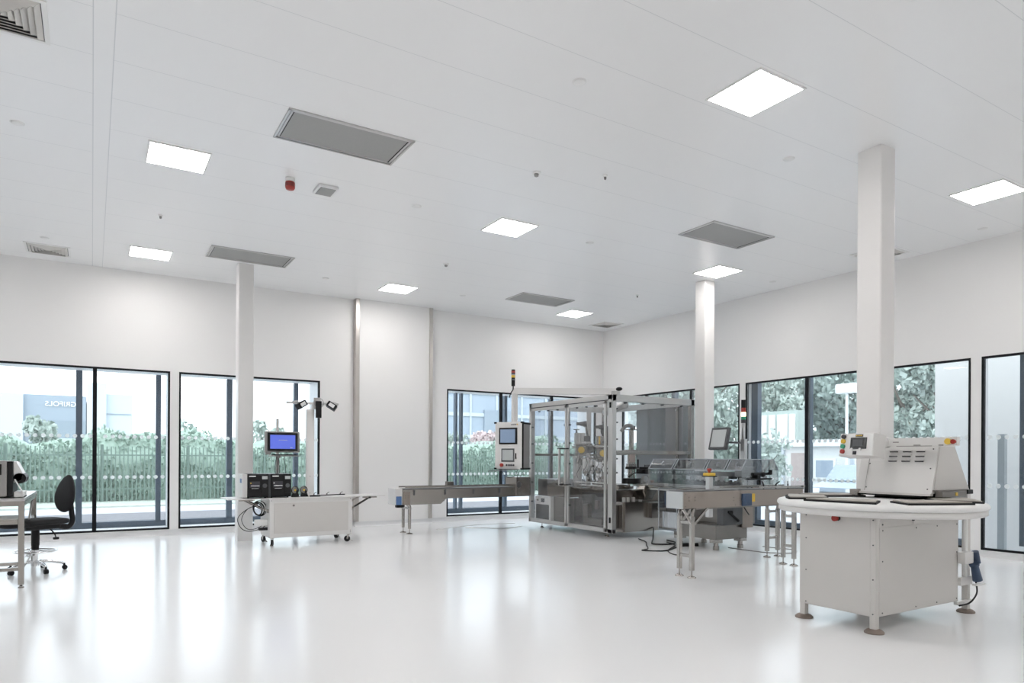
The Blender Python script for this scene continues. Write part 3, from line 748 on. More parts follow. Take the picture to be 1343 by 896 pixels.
def bits(nm, n, m_, x0, x1, z0, z1, w0, w1, cyl=True):
    b = MB()
    for k in range(n):
        x = rnd.uniform(x0, x1); z = rnd.uniform(z0, z1); w = rnd.uniform(w0, w1); y = rnd.uniform(-.08, .25)
        if cyl and k % 2: b.cyl((x, y, z), (x+rnd.uniform(-.08, .08), y, z+w*2.4), w*.32, n=12)
        else: b.box(x, x+w*1.5, y, y+w, z, z+w*.8, .004, rot=Matrix.Rotation(rnd.uniform(-.4, .4), 3, 'Y'))
    part(nm, b, m_, t)
bits('linkage', 34, 'steel', -.33, .34, .92, 1.42, .03, .09)
bits('bright_fittings', 18, 'chrome', -.30, .34, .92, 1.45, .02, .06)
bits('sensors', 22, 'blackp', -.33, .34, .92, 1.48, .015, .045)
bits('upper_fittings', 14, 'steel_d', -.30, .34, 1.48, 1.75, .02, .05)
b = B().cyl((8.55, 10.25, .885), (8.55, 10.25, .93), .42, n=48).cyl((8.55, 10.25, .93), (8.55, 10.25, .96), .36, n=48)
part('turntable', b, 'steel', t)
b = B().box(8.12, 8.17, 9.7, 10.85, .985, 1.0).box(8.12, 8.16, 9.95, 10.7, .93, .945).box(8.11, 8.20, 9.75, 9.85, 1.0, 1.12, .004)
part('guide_rails', b, 'paper', t)
b = MB()
for k in range(6):
    x = -.25+k*.11; b.tube([(x, .0, 1.55), (x+.05, -.07, 1.35), (x-.04, -.06, 1.15), (x+.02, 0, 1.0)], .006, 6)
part('air_hoses', b, 'blackp', t)
# near corner actuator
b = B().box(8.44, 8.62, 9.62, 9.70, 1.30, 1.36, .004).cyl((8.53, 9.66, 1.62), (8.53, 9.66, 1.98), .045, n=18).cyl((8.47, 9.66, .95), (8.47, 9.66, 1.62), .018, n=12).cyl((8.60, 9.66, .95), (8.60, 9.66, 1.62), .018, n=12)
b.cyl((8.53, 9.66, 1.1), (8.53, 9.66, 1.62), .026, n=12).box(8.42, 8.64, 9.6, 9.72, 1.58, 1.62, .004).box(8.43, 8.63, 9.61, 9.71, 1.98, 2.0, .003)
act = part('actuator', b, 'steel', t)
part('actuator_hose', B().tube([(8.56, 9.66, 2.02), (8.5, 9.64, 2.06), (8.36, 9.62, 2.05), (8.28, 9.66, 1.95)], .035, 12), 'grey', act)
part('actuator_cap', B().box(8.53, 8.60, 9.63, 9.70, 1.99, 2.06, .01), 'blackp', act)
part('pressing_head', B().cyl((8.53, 9.66, .99), (8.53, 9.66, 1.09), .17, n=32), 'blackp', act)
b = B().box(8.47, 8.60, 9.62, 9.7, 1.38, 1.56, .006); part('red_valve', b, 'brick', act)
part('stop_collar', B().cyl((8.53, 9.66, 1.26), (8.53, 9.66, 1.30), .11, n=24).bar((8.66, 9.62, 1.28), (8.66, 9.62, 1.44), .03, .03), 'blackp', act)
b = B()
for x in (8.32, 8.55, 8.72, 8.42): b.cyl((x, 9.62, .66), (x, 9.62, .74), .034, n=20)
part('cups', b, 'alu', t)
b = B().box(8.74, 8.99, 9.52, 9.76, 1.17, 1.26, .01).box(8.78, 8.95, 9.55, 9.72, 1.26, 1.30, .008)
for k in range(4): b.cyl((8.78+k*.05, 9.56, 1.29), (8.78+k*.05, 9.56, 1.34), .013, n=10)
b.tube([(8.76, 9.6, 1.22), (8.6, 9.58, 1.2), (8.45, 9.55, 1.16), (8.35, 9.53, 1.12)], .012, 8)
part('feeder_head', b, 'blackp', t)
b = B()
for k in range(6): b.box(8.62+k*.05, 8.65+k*.05, 9.53, 9.62, .98+.02*(k % 3), 1.06+.02*(k % 2), .004)
b.box(8.55, 8.95, 9.5, 9.62, .95, .975, .004).cyl((8.75, 9.5, 1.08), (8.75, 9.58, 1.08), .05, n=20)
part('feeder_block', b, 'alu', t)
b = B().prism([(8.62, .70), (8.80, .70), (9.02, .96), (8.92, 1.0), (8.70, .86)], 'y', 9.40, 9.75)
part('outfeed_funnel', b, 'steel', t)
b = B().prism([(8.22, .12), (8.76, .12), (9.02, .2), (9.12, .34), (9.12, .66), (8.22, .66)], 'y', 9.46, 9.52)
part('base_front_plate', b, 'steel', t)
b = B().box(8.76, 9.15, 9.35, 9.6, .36, .64, .01).cyl((8.92, 9.30, .54), (8.92, 9.36, .54), .05, n=18)
part('outfeed_drive', b, 'steel_d', t)
e = part('stop_button_box', B().box(8.69, 8.80, 9.28, 9.38, .955, 1.0, .008), 'yellow', t)
part('stop_button', B().lathe([(.018, 1.0), (.018, 1.03), (.036, 1.035), (.036, 1.06), (.003, 1.065)], (8.745, 9.33, 0), 20), 'red', e)
part('stop_bracket', B().box(8.72, 8.77, 9.38, 9.55, .95, .965, .003), 'steel', e)

# overhead arm + pendant panel
px, py = 6.565, 10.61
b = B().cyl((8.0, 9.50, 2.60), (8.0, 9.50, 2.66), .09, n=24)
part('arm_pivot', b, 'alu', t)
dirv = Vector((px-8.0, py-9.5, 0)).normalized()
b = B().bar(Vector((8.0, 9.5, 2.60+.055)), Vector((px, py, 2.62+.055))-dirv*-.05, .11, .11)
arm = part('overhead_arm', b, 'paint_l', t)
part('arm_end_cap', B().ball((8.04, 9.44, 2.70), .05, .07, .035), 'blackp', arm)
part('drop_tube', B().box(px-.045, px+.045, py-.045, py+.045, 2.10, 2.66, .012), 'paint_l', t)
# pendant box: front faces the camera's left
az = R(241); nrm = Vector((math.sin(az), math.cos(az), 0)); side = Vector((0, 0, 1)).cross(nrm)   # side: to the right when facing it from the front
XP = Matrix(((side.x, -nrm.x, 0, px-.02), (side.y, -nrm.y, 0, py+.02), (0, 0, 1, 0), (0, 0, 0, 1)))   # local x: right, y: into box, z up
def PB(): return B(XP)
w2 = .275
bx = part('pendant_box', PB().box(-w2, w2, -.13, .15, 1.245, 2.10, .02), 'alu', t, 'grey and white pendant control box')
part('pendant_front', PB().box(-w2-.008, w2+.008, -.165, -.128, 1.25, 2.105, .02), 'paint_l', bx)
b = PB()
for zz in (1.255, 2.075): b.box(w2-.002, w2+.012, -.125, .152, zz-.012, zz+.022, .004)
b.box(w2+.002, w2+.014, -.165, -.12, 1.25, 2.10, .003)
for sx in (-1, 1):
    for zz in (1.262, 2.093): b.box(sx*w2-.03, sx*w2+.03, -.168, -.12, zz-.018, zz+.016, .01)
part('corner_trim', b, 'blackp', bx)
part('display_bezel', PB().box(-.195, .185, -.172, -.160, 1.70, 2.0, .006), 'blackp', bx)
part('display', PB().box(-.165, .14, -.175, -.170, 1.73, 1.97, .002), 'screen2', bx, 'blue grey screen')
part('door_frame', PB().box(-.145, .125, -.172, -.160, 1.385, 1.625, .005), 'greyd', bx)
part('small_screen', PB().box(-.12, .10, -.177, -.170, 1.41, 1.60, .003), 'screen3', bx, 'pale square screen')
part('door_latch', PB().box(.145, .165, -.178, -.16, 1.44, 1.54, .004), 'blackp', bx)
part('emergency_stop', PB().cyl((-.13, -.20, 1.325), (-.13, -.165, 1.325), .032, n=20), 'red', bx)
b = PB()
for x in (-.03, .02, .065, .11): b.cyl((x, -.182, 1.325), (x, -.165, 1.325), .017, n=14)
part('push_buttons', b, 'ink', bx)
b = PB()
for k in range(5): b.box(.055+k*.022, .070+k*.022, -.167, -.1645, 2.045, 2.062)
part('nameplate', b, 'ink', bx)
part('nameplate_mark', PB().box(.17, .19, -.168, -.1645, 2.045, 2.07), 'yellow', bx)
kb = part('keyboard_tray', PB().prism([(-.33, 1.205), (.17, 1.24), (.20, 1.25), (-.33, 1.222)], 'y', -.33, -.08), 'greyd', bx)
b = PB().tube([(-.18, -.1, 1.24), (-.1, -.12, 1.13), (0, -.12, 1.10), (.1, -.12, 1.13), (.16, -.1, 1.24)], .005).tube([(.1, -.1, 1.24), (.16, -.1, 1.1), (.14, -.1, 1.0)], .004)
part('pendant_cables', b, 'blackp', bx)
# signal tower above the arm
sl = part('signal_pole', B().cyl((px-.05, py-.03, 2.70), (px-.05, py-.03, 2.78), .012, n=10).tube([(px-.05, py-.03, 2.70), (px-.09, py, 2.62), (px-.1, py+.02, 2.55)], .010, 8), 'blackp', t)
z = 2.76
for h_, m_ in ((.10, 'blackp'), (.03, 'greyd'), (.022, 'blackp'), (.045, 'yellow'), (.015, 'brick'), (.028, 'ink'), (.035, 'red'), (.025, 'blackp')):
    part('signal_segment', B().cyl((px-.05, py-.03, z), (px-.05, py-.03, z+h_), .036 if m_ != 'blackp' else .034, n=20), m_, sl); z += h_

# ================================================================ LEFT INFEED CONVEYOR
t = thing('infeed_conveyor', 'long stainless infeed conveyor entering the enclosed machine from the left', 'conveyor', (6.4, 12.2, 0))
yA, yB = 12.05, 12.42
for y, s in ((yA, 0), (yB, 1)):
    b = B().prism([(4.99, .555), (5.78, .555), (5.90, .655), (7.84, .655), (7.84, .845), (4.99, .845)], 'y', y, y+.012)
    part('side_plate', b, 'steel', t)
part('belt', B().box(5.0, 7.8, yA+.03, yB-.02, .835, .858, .003), 'greyd', t)
part('cross_members', B().box(5.0, 5.06, yA+.012, yB, .60, .80).box(7.7, 7.78, yA+.012, yB, .67, .8).box(6.3, 6.36, yA+.012, yB, .67, .8), 'steel', t)
b = B()
for x in (5.22, 5.87, 6.5, 7.1): b.box(x-.012, x+.012, yA-.02, yA, .735, .83, .003).cyl((x, yA-.03, .82), (x, yA, .82), .014, n=10)
part('rail_brackets', b, 'greyd', t)
part('guide_rail', B().box(5.05, 7.75, yA+.02, yA+.035, .875, .90).box(5.05, 7.75, yB-.03, yB-.015, .875, .90), 'steel', t)
part('end_plate', B().box(4.84, 4.985, yA+.01, yB, .56, .865, .004), 'paint_l', t)
part('side_motor', B().box(4.86, 4.965, yA-.012, yA+.012, .56, .72, .006), 'bluel', t, 'blue motor label on the end')
part('motor_foot', B().box(4.88, 5.03, yA+.02, yA+.12, .505, .56, .015), 'blackp', t)
part('inspection_plate', B().box(5.0, 5.14, yA-.006, yA+.002, .56, .80, .002), 'beige', t)
screws(t, [((x, yA-.012, z), (x, yA-.004, z)) for x, z in ((5.04, .73), (5.04, .69), (5.10, .73), (5.10, .69), (5.85, .61))])
for y in (12.075, 12.385):
    part('leg', B().cyl((5.14, y, .10), (5.14, y, .50), .030, n=18).tube([(5.14, y, .46), (5.135, y, .53), (5.09, y, .57)], .03, 14), 'steel', t)
    foot(t, 5.14, y, .12, .065)
part('leg_clamp', B().box(5.10, 5.18, 12.05, 12.41, .47, .50, .004), 'alu', t)
b = B().box(7.48, 7.84, yA-.03, yB+.02, .67, 1.06, .01)
part('entry_box', b, 'steel', t)
b = B().ball((7.55, yA-.03, .90), .06, .02, .07); part('entry_port', b, 'greyd', t)
b = B().tube([(7.6, yA, 1.06), (7.64, yA, 1.12), (7.7, yA, 1.10), (7.66, yA, 1.17)], .006); part('cable_end', b, 'blackp', t)
part('sensor_box', B().box(6.07, 6.22, 12.36, 12.46, .845, .975, .006), 'steel_d', t)

# ================================================================ CARTONING MACHINE
t = thing('cartoning_machine', 'stainless cartoning machine with clear angled guard hoods, behind the near conveyor', 'machine', (8.8, 8.0, 0))
part('base', B().box(8.42, 9.15, 7.53, 8.45, .17, .40, .006), 'steel_d', t)
for x, y in ((8.50, 7.60), (9.07, 7.60), (8.50, 8.38), (9.07, 8.38)):
    b = B().box(x-.075, x+.075, y-.07, y+.07, .115, .17, .004).cyl((x, y, .0), (x, y, .125), .038, n=18).cyl((x, y, 0), (x, y, .055), .05, n=18)
    part('foot', b, 'steel', t)
part('body', B().box(8.72, 9.30, 7.50, 8.95, .40, .96, .008), 'steel_d', t)
part('side_door', B().box(8.98, 9.24, 7.485, 7.502, .34, .95, .006), 'beige', t)
part('gear_housing', B().box(8.52, 8.97, 7.47, 7.60, .40, .80, .006), 'greyd', t)
part('gear_arm', B().bar((8.62, 7.455, .62), (8.86, 7.455, .46), .02, .03).cyl((8.68, 7.44, .60), (8.68, 7.47, .60), .03, n=14), 'blackp', t)
part('hose', B().tube([(8.95, 7.46, .72), (9.02, 7.44, .62), (9.10, 7.45, .55)], .010, 8), 'blackp', t)
part('deck', B().box(8.36, 9.20, 6.95, 9.02, .955, .975, .003), 'steel', t)
b = B().box(8.34, 8.40, 6.98, 9.0, .985, 1.03, .003).box(8.34, 8.37, 7.0, 8.95, .91, .94, .003)
part('front_rail', b, 'alu', t)
b = B().box(8.45, 8.52, 7.1, 8.9, .975, 1.10, .003).box(8.62, 8.68, 7.1, 8.9, 1.18, 1.25, .003)
for k in range(16): b.box(8.42, 8.45, 7.15+k*.11, 7.18+k*.11, 1.08, 1.12, .002)
part('bucket_chain', b, 'greyd', t)
rnd = random.Random(11); b = B(); b2 = B()
for k in range(34):
    y = rnd.uniform(7.05, 8.9); x = rnd.uniform(8.45, 9.1); w = rnd.uniform(.02, .07); z = rnd.uniform(.98, 1.22)
    (b if k % 3 else b2).box(x, x+w*1.6, y, y+w*1.6, z, z+w*1.4, .004)
    if k % 4 == 0: b.cyl((x, y, .97), (x, y, z), .012, n=10)
part('mechanism', b, 'alu', t); part('mechanism_covers', b2, 'blackp', t)
# label applicator near right end
b = B().cyl((8.75, 6.98, 1.0), (8.75, 6.98, 1.16), .03, n=14).box(8.5, 8.98, 6.92, 7.04, 1.14, 1.165, .004).box(8.58, 9.0, 6.94, 7.02, 1.21, 1.25, .006).box(8.62, 8.68, 6.9, 7.05, 1.165, 1.21).cyl((8.95, 6.93, 1.22), (8.95, 6.93, 1.29), .03, n=16)
b.ball((8.80, 6.95, 1.22), .04).box(8.6, 8.9, 6.9, 7.05, .98, 1.0, .004)
part('applicator', b, 'blackp', t)
part('hose_loop', B().ring((8.72, 6.99, 1.33), .12, .006, (0, 1, 0), a0=0, a1=math.pi*2), 'greyd', t)
part('applicator_cover', B().box(8.45, 8.72, 7.0, 7.2, 1.18, 1.34, .02), 'brushed', t)
# left clear cabinet with carton magazine
part('magazine_guard', B().box(8.34, 8.80, 8.30, 8.74, .24, .955, .004), 'clear', t)
b = B()
for y in (8.305, 8.735):
    for z in (.245, .95): b.box(8.335, 8.345, 8.305, 8.735, z-.006, z+.006)
    b.box(8.335, 8.345, y-.006, y+.006, .24, .955)
part('magazine_edges', b, 'clear_e', t)
b = B()
for k in range(7): b.box(8.45+k*.03, 8.465+k*.03, 8.36, 8.66, .60, .92)
for k in range(5): b.cyl((8.42, 8.38+k*.07, .88), (8.42, 8.38+k*.07, .65), .014, n=10)
part('magazine_rack', b, 'blue', t, 'dark blue magazine rack')
part('magazine_tray', B().box(8.40, 8.74, 8.33, 8.71, .27, .55, .01), 'chrome', t)
# guard hoods: lower vertical guard + sloped lids
b = B().box(8.33, 8.338, 6.96, 9.0, .97, 1.285).box(9.19, 9.198, 6.96, 9.0, .97, 1.285).box(8.33, 9.198, 8.992, 9.0, .97, 1.285)
b.box(8.34, 9.19, 6.96, 6.968, .97, 1.285)
part('lower_guard', b, 'clear', t)
def lid(ya, yb):
    o = .006
    prof = [(8.33, 1.285), (8.45, 1.452), (9.08, 1.452), (9.198, 1.285)]
    b = B()
    for i in range(3):
        (xa, za), (xb, zb_) = prof[i], prof[i+1]
        b._add([(xa, ya, za), (xb, ya, zb_), (xb, yb, zb_), (xa, yb, za), (xa, ya, za-o), (xb, ya, zb_-o), (xb, yb, zb_-o), (xa, yb, za-o)],
               [(0, 1, 2, 3), (7, 6, 5, 4), (0, 4, 5, 1), (2, 6, 7, 3), (0, 3, 7, 4), (1, 5, 6, 2)])
    for y in (ya, yb-.006):
        b.prism(prof, 'y', y, y+.006)
    d = part('guard_lid', b, 'clear', t)
    e = B()
    for y in (ya+.003, yb-.003):
        for i in range(3): e.bar((prof[i][0], y, prof[i][1]), (prof[i+1][0], y, prof[i+1][1]), .012, .010)
    e.bar((8.33, ya, 1.285), (8.33, yb, 1.285), .012, .012).bar((8.45, ya, 1.452), (8.45, yb, 1.452), .010, .010)
    part('lid_edges', e, 'clear_e', d)
    ym = (ya+yb)/2
    part('lid_handle', B().tube([(8.365, ym-.02, 1.345), (8.345, ym-.03, 1.375), (8.375, ym-.035, 1.405), (8.40, ym-.02, 1.40)], .006, 8), 'clear_e', d)
lid(8.42, 8.98); lid(7.72, 8.38); lid(7.30, 7.68); lid(6.97, 7.26)
# signal pole and tilted touch screen
part('mast', B().box(8.965, 9.035, 7.44, 7.52, .97, 1.78, .006).box(8.97, 9.015, 7.46, 7.50, 1.78, 2.04, .004), 'alu', t)
rot = Matrix.Rotation(R(14), 3, 'Y')
hm = part('touch_screen', B().box(8.70, 8.76, 7.56, 7.92, 1.60, 1.97, .01, rot=rot), 'greyd', t)
part('display', B().box(8.694, 8.702, 7.60, 7.88, 1.64, 1.93, .002, rot=rot, piv=(8.73, 7.74, 1.785)), 'screen3', hm, 'pale grey screen')
part('screen_arm', B().bar((8.74, 7.74, 1.73), (9.0, 7.50, 1.72), .03, .03), 'greyd', hm)
z = 2.04
for h_, m_ in ((.055, 'ink'), (.05, 'green'), (.07, 'amber'), (.07, 'red'), (.13, 'blackp')):
    part('signal_segment', B().cyl((8.99, 7.48, z), (8.99, 7.48, z+h_), .038, n=20), m_, t); z += h_

# ================================================================ NEAR OUTFEED CONVEYOR
t = thing('outfeed_conveyor', 'near beige steel conveyor running right, its end plate toward the left, on tall square legs', 'conveyor', (7.2, 6.1, 0))
ya, yb = 5.93, 6.20
part('side_plate', B().box(6.06, 8.35, ya, ya+.012, .853, 1.055, .003), 'beige', t)
part('side_plate', B().box(6.06, 8.35, yb-.012, yb, .853, 1.055, .003), 'beige', t)
part('end_plate', B().box(6.045, 6.06, ya-.004, yb, .85, 1.058, .003), 'alu', t)
part('belt', B().box(6.06, 8.4, ya+.02, yb-.02, 1.045, 1.066, .003), 'greyd', t)
part('guide_rail', B().box(7.0, 8.3, yb-.01, yb+.005, 1.075, 1.105, .002).box(7.45, 8.4, ya+.0, ya+.012, 1.072, 1.10, .002), 'steel', t)
part('under_tray', B().box(6.3, 8.3, ya+.02, yb-.02, .835, .853), 'steel_d', t)
mt = part('drive_motor', B().box(7.09, 7.27, ya-.03, ya, .855, 1.015, .02).cyl((7.18, ya-.036, .935), (7.18, ya-.028, .935), .055, n=24), 'blue', t, 'dark blue drive motor')
part('warning_label', B().box(7.30, 7.355, ya-.003, ya+.001, .905, 1.01, .001), 'yellow', t, 'yellow label')
screws(t, [((x, ya-.006, z), (x, ya+.001, z)) for x, z in ((6.10, 1.03), (6.10, .88), (6.16, .99), (6.16, .95), (6.26, .99), (6.26, .95), (6.95, .97), (6.95, .93), (6.98, .875), (6.2, .865))], 'steel_d')
def hframe(x, y0, y1, top):
    for y in (y0, y1):
        part('leg', B().box(x-.025, x+.025, y-.025, y+.025, .09, top-.10, .006).tube([(x, y, top-.12), (x+.005, y, top-.06), (x+.03, y, top)], .024, 12), 'steel', t)
        foot(t, x, y, .12, .055)
    part('crossbar', B().box(x-.018, x+.018, y0, y1, .245, .285, .004).box(x-.018, x+.018, y0, y1, top-.20, top-.16, .004), 'steel', t)
hframe(6.247, 5.965, 6.17, .855); hframe(8.20, 5.96, 6.13, .855)
part('leg_brace', B().bar((6.27, 5.95, .66), (6.50, 5.95, .85), .02, .03).bar((6.27, 6.18, .66), (6.50, 6.18, .85), .02, .03).bar((6.22, 5.95, .67), (6.08, 5.95, .85), .02, .03), 'steel', t)
b = B()
for x, dx in ((7.55, -.05), (7.80, .05), (8.05, -.03)): b.cyl((x, ya+.02, 1.06), (x, ya+.02, 1.125), .010, n=10).bar((x, ya+.02, 1.125), (x+dx, ya, 1.16), .012, .012)
part('clamp_lever', b, 'blackp', t)
part('end_guard', B().box(8.30, 8.36, ya, yb, 1.06, 1.15, .004), 'clear', t)
# post with emergency stop bolted to the conveyor's rear plate
ep = part('stop_post', B().box(6.805, 6.875, 6.20, 6.265, .70, 1.235, .006), 'alu', t)
part('yellow_plate', B().box(6.77, 6.90, 6.18, 6.28, 1.235, 1.275, .01), 'yellow', ep)
part('base_plate', B().box(6.76, 6.92, 6.17, 6.29, 1.225, 1.237, .004), 'blackp', ep)
part('red_button', B().lathe([(.018, 1.275), (.018, 1.30), (.032, 1.305), (.032, 1.325), (.02, 1.335), (.003, 1.335)], (6.835, 6.23, 0), 20), 'red', ep)

# ================================================================ CROSS CONVEYOR behind
t = thing('cross_conveyor', 'short conveyor on square legs between the cartoning machine and the round table machine', 'conveyor', (8.67, 6.9, 0))
for x in (8.55, 8.79):
    part('side_plate', B().box(x-.01, x+.01, 6.45, 6.93, .86, 1.03, .003), 'beige', t)
    for y in (6.67,):
        part('leg', B().box(x-.025, x+.025, y-.025, y+.025, .09, .72, .005).tube([(x, y, .70), (x, y, .78), (x+(.03 if x < 8.6 else -.03), y, .87)], .024, 12), 'steel', t)
        foot(t, x, y, .12, .055)
part('crossbar', B().box(8.55, 8.79, 6.65, 6.69, .27, .31, .004).box(8.55, 8.79, 6.65, 6.69, .66, .70, .004), 'steel', t)
part('belt', B().box(8.56, 8.78, 6.44, 6.93, 1.015, 1.035, .004), 'greyd', t)
part('drive_box', B().box(8.58, 8.76, 6.55, 6.85, .80, .86, .01), 'blackp', t)

# ================================================================ ROTARY TABLE MACHINE
tx, ty, tz, tr = 6.22, 3.64, 1.088, .865
t = thing('rotary_sealing_machine', 'round white turntable sealing machine on a square grey cabinet with vented hood', 'machine', (6.3, 3.64, 0))
bx0, bx1, by0, by1 = 5.585, 6.94, 3.275, 4.0
part('cabinet', B().box(bx0+.004, bx1, by0+.004, by1, .135, .975, .004), 'paint', t)
part('left_panel', B().box(bx0, bx0+.006, by0+.05, by1-.01, .145, .965, .002), 'paint', t)
part('right_panel', B().box(bx0+.05, bx1-.01, by0, by0+.006, .14, .885, .002), 'paint', t)
part('control_strip', B().box(bx0+.05, bx1+.25, by0+.002, by0+.012, .895, .975, .002), 'paint', t)
part('socket_plate', B().box(6.15, 6.35, by0-.004, by0+.003, .90, .965, .002), 'paint', t)
part('toggle', B().box(6.13, 6.15, by0-.015, by0, .925, .935).box(6.13, 6.15, by0-.015, by0, .955, .965), 'ink', t)
for x, y, fx in ((5.615, 3.305, 0), (5.615, 3.97, 0), (7.15, 3.31, 0), (7.15, 3.97, 0)):
    part('leg', B().box(x-.027, x+.027, y-.027, y+.027, .03, .97 if x < 7 else 1.0, .006), 'paint', t)
    part('foot', B().lathe([(.078, 0), (.078, .012), (.06, .028), (.04, .035), (.003, .035)], (x, y, 0), 24), 'rust', t, 'brown foot pad')
part('white_conduit', B().cyl((7.03, 3.26, .36), (7.03, 3.26, .90), .020, n=14).cyl((7.03, 3.24, .55), (7.03, 3.28, .55), .0, .0, n=4), 'white', t)
part('lower_bracket', B().box(6.93, 7.15, 3.25, 3.28, .28, .36, .004), 'paint_l', t)
part('skid_bracket', B().box(6.9, 7.18, 3.26, 3.30, .10, .13, .003), 'paint_l', t)
k = part('power_inlet', B().box(6.90, 7.06, 3.20, 3.27, .49, .60, .008), 'paint_l', t)
part('plug_cap', B().cyl((7.08, 3.20, .60), (7.12, 3.20, .49), .030, .032, n=18), 'blue', k, 'blue plug cap')
part('blue_plug', B().cyl((7.05, 3.19, .475), (7.11, 3.19, .33), .032, .042, n=18).cyl((7.05, 3.19, .475), (7.04, 3.19, .49), .042, n=18), 'blue', k, 'dark blue industrial plug')
part('plug_flap', B().box(7.02, 7.20, 3.16, 3.2, .285, .30, .004), 'paint_l', k)
part('cable_loop', B().tube([(7.1, 3.2, .32), (7.14, 3.21, .2), (7.05, 3.23, .115), (6.9, 3.25, .10)], .008), 'blackp', t)
for (x, y, nx, ny) in ((bx0, 3.62, -1, 0), (6.92, by0, 0, -1)):
    k = part('stop_base', B().cyl((x, y, .945), (x+nx*.03, y+ny*.03, .945), .025, n=18), 'blackp', t)
    part('red_knob', B().cyl((x+nx*.03, y+ny*.03, .945), (x+nx*.055, y+ny*.055, .945), .027, n=18), 'red', k)
pts = []
for y in (3.3, 3.93):
    for z in (.16, .45, .74, .95): pts.append(((bx0-.004, y, z), (bx0+.002, y, z)))
for x in (5.68, 6.2, 6.55, 6.90):
    for z in (.165, .86) + ((.6, .91) if x < 5.8 or x > 6.8 else ()): pts.append(((x, by0-.004, z), (x, by0+.003, z)))
screws(t, pts)
# the turntable
part('turntable_skirt', B().lathe([(.30, .975), (tr-.03, .975), (tr-.012, .985), (tr-.012, 1.028), (.30, 1.028)], (tx, ty, 0), 96), 'paint_l', t)
part('turntable', B().lathe([(.20, 1.03), (tr-.012, 1.03), (tr-.002, 1.037), (tr+.003, 1.05), (tr, 1.065), (tr-.012, 1.08), (tr-.04, tz), (.20, tz)], (tx, ty, 0), 96), 'white', t)
for i, a in enumerate((188, 248, 128, 308, 8, 68)):
    a = R(a); c, s = math.cos(a), math.sin(a)
    X = Matrix(((c, -s, 0, tx), (s, c, 0, ty), (0, 0, 1, 0), (0, 0, 0, 1)))
    b = B(X).prism([(.42, -.20), (.77, -.31), (.79, -.1), (.79, .1), (.77, .31), (.42, .20)], 'z', tz, tz+.016)
    pl = part('tooling_tray', b, 'rubber', t, 'black felt edged tray')
    b = B(X).prism([(.44, -.19), (.755, -.295), (.77, 0), (.755, .295), (.44, .19)], 'z', tz+.016, tz+.024)
    part('tray_top', b, 'pad', pl)
# vented hood, leaning front, resting on a rear frame
hy0, hy1 = 3.30, 4.02
prof = [(6.50, 1.150), (6.625, 1.60), (6.90, 1.60), (7.19, 1.165), (7.19, 1.150)]
b = B().prism(prof, 'y', hy0, hy1); hood = part('hood', b, 'paint_l', t)
part('hood_side', B().prism([(6.53, 1.165), (6.635, 1.585), (6.895, 1.585), (7.17, 1.175)], 'y', hy0-.006, hy0+.001), 'paint', hood)
b = B()
for row in range(3):
    z = 1.535-.045*row; xf = 6.50+(z-1.15)*.125/.45
    for c_ in range(3):
        y = 3.70-.125*c_; b.box(xf-.010, xf+.004, y-.038, y+.038, z-.004, z+.004, .002)
part('louvre_slots', b, 'ink', hood)
b = B()
for row in range(3):
    z = 1.541-.045*row; xf = 6.50+(z-1.15)*.125/.45
    for c_ in range(3):
        y = 3.70-.125*c_; b.box(xf-.016, xf+.004, y-.042, y+.042, z, z+.008, .003)
part('louvre_hoods', b, 'paint_l', hood)
part('hood_seam', B().bar((6.50-.004, 3.93, 1.16), (6.614, 3.93, 1.585), .003, .003), 'grey', hood)
screws(hood, [((6.50+(z-1.15)*.278-.005, y, z), (6.50+(z-1.15)*.278+.004, y, z)) for y, z in ((3.92, 1.42), (3.92, 1.19), (3.34, 1.56), (3.34, 1.38), (3.34, 1.19))])
part('hood_lip', B().box(6.475, 6.53, hy0, hy1, 1.128, 1.150, .003), 'paint', t)
part('platen', B().box(6.50, 7.05, 3.36, 3.98, 1.115, 1.128, .004), 'rubber', t)
b = B().box(6.56, 7.0, 3.235, 3.30, 1.118, 1.17, .005).box(6.52, 7.05, 3.25, 3.30, 1.17, 1.185, .003)
k = part('clamp_unit', b, 'steel_d', t)
part('heat_label', B().box(6.79, 6.83, 3.232, 3.236, 1.13, 1.16), 'yellow', k)
part('clamp_end', B().box(7.03, 7.13, 3.24, 3.30, 1.14, 1.18, .004), 'blackp', k)
part('hinge_bracket', B().box(6.44, 6.50, 3.97, 4.05, 1.105, 1.17, .004), 'steel', t)
part('rear_post', B().box(7.12, 7.185, 3.285, 3.35, .99, 1.16, .006).box(7.12, 7.185, 3.94, 4.0, .99, 1.16, .006), 'paint_l', t)
# swing arm with control box
b = B().bar((6.53, 3.74, 1.625), (6.53, 3.09, 1.625), .05, .075).cyl((6.50, 3.74, 1.625), (6.56, 3.74, 1.625), .052, n=28)
sw = part('swing_arm', b, 'paint_l', t)
part('arm_slot', B().box(6.50, 6.506, 3.30, 3.62, 1.583, 1.59).box(6.495, 6.505, 3.40, 3.46, 1.586, 1.60, .002).box(6.495, 6.505, 3.2, 3.24, 1.586, 1.60, .002), 'grey', sw)
part('arm_marking', B().box(6.503, 6.506, 3.60, 3.655, 1.62, 1.63), 'grey', sw)
part('pivot_bolt', B().cyl((6.494, 3.74, 1.625), (6.50, 3.74, 1.625), .012, n=12), 'ink', sw)
part('yellow_collar', B().cyl((6.505, 3.16, 1.625), (6.485, 3.16, 1.625), .027, n=20), 'yellow', sw)
part('red_stop', B().cyl((6.50, 3.105, 1.622), (6.47, 3.105, 1.622), .014, n=20).cyl((6.475, 3.105, 1.622), (6.463, 3.105, 1.622), .021, n=20), 'red', sw)
XC = Matrix.Translation((6.27, 3.855, 1.60)) @ Matrix.Rotation(R(-6), 4, 'Z') @ Matrix.Rotation(R(8), 4, 'Y')
def KB(): return B(XC)      # local -x is the front
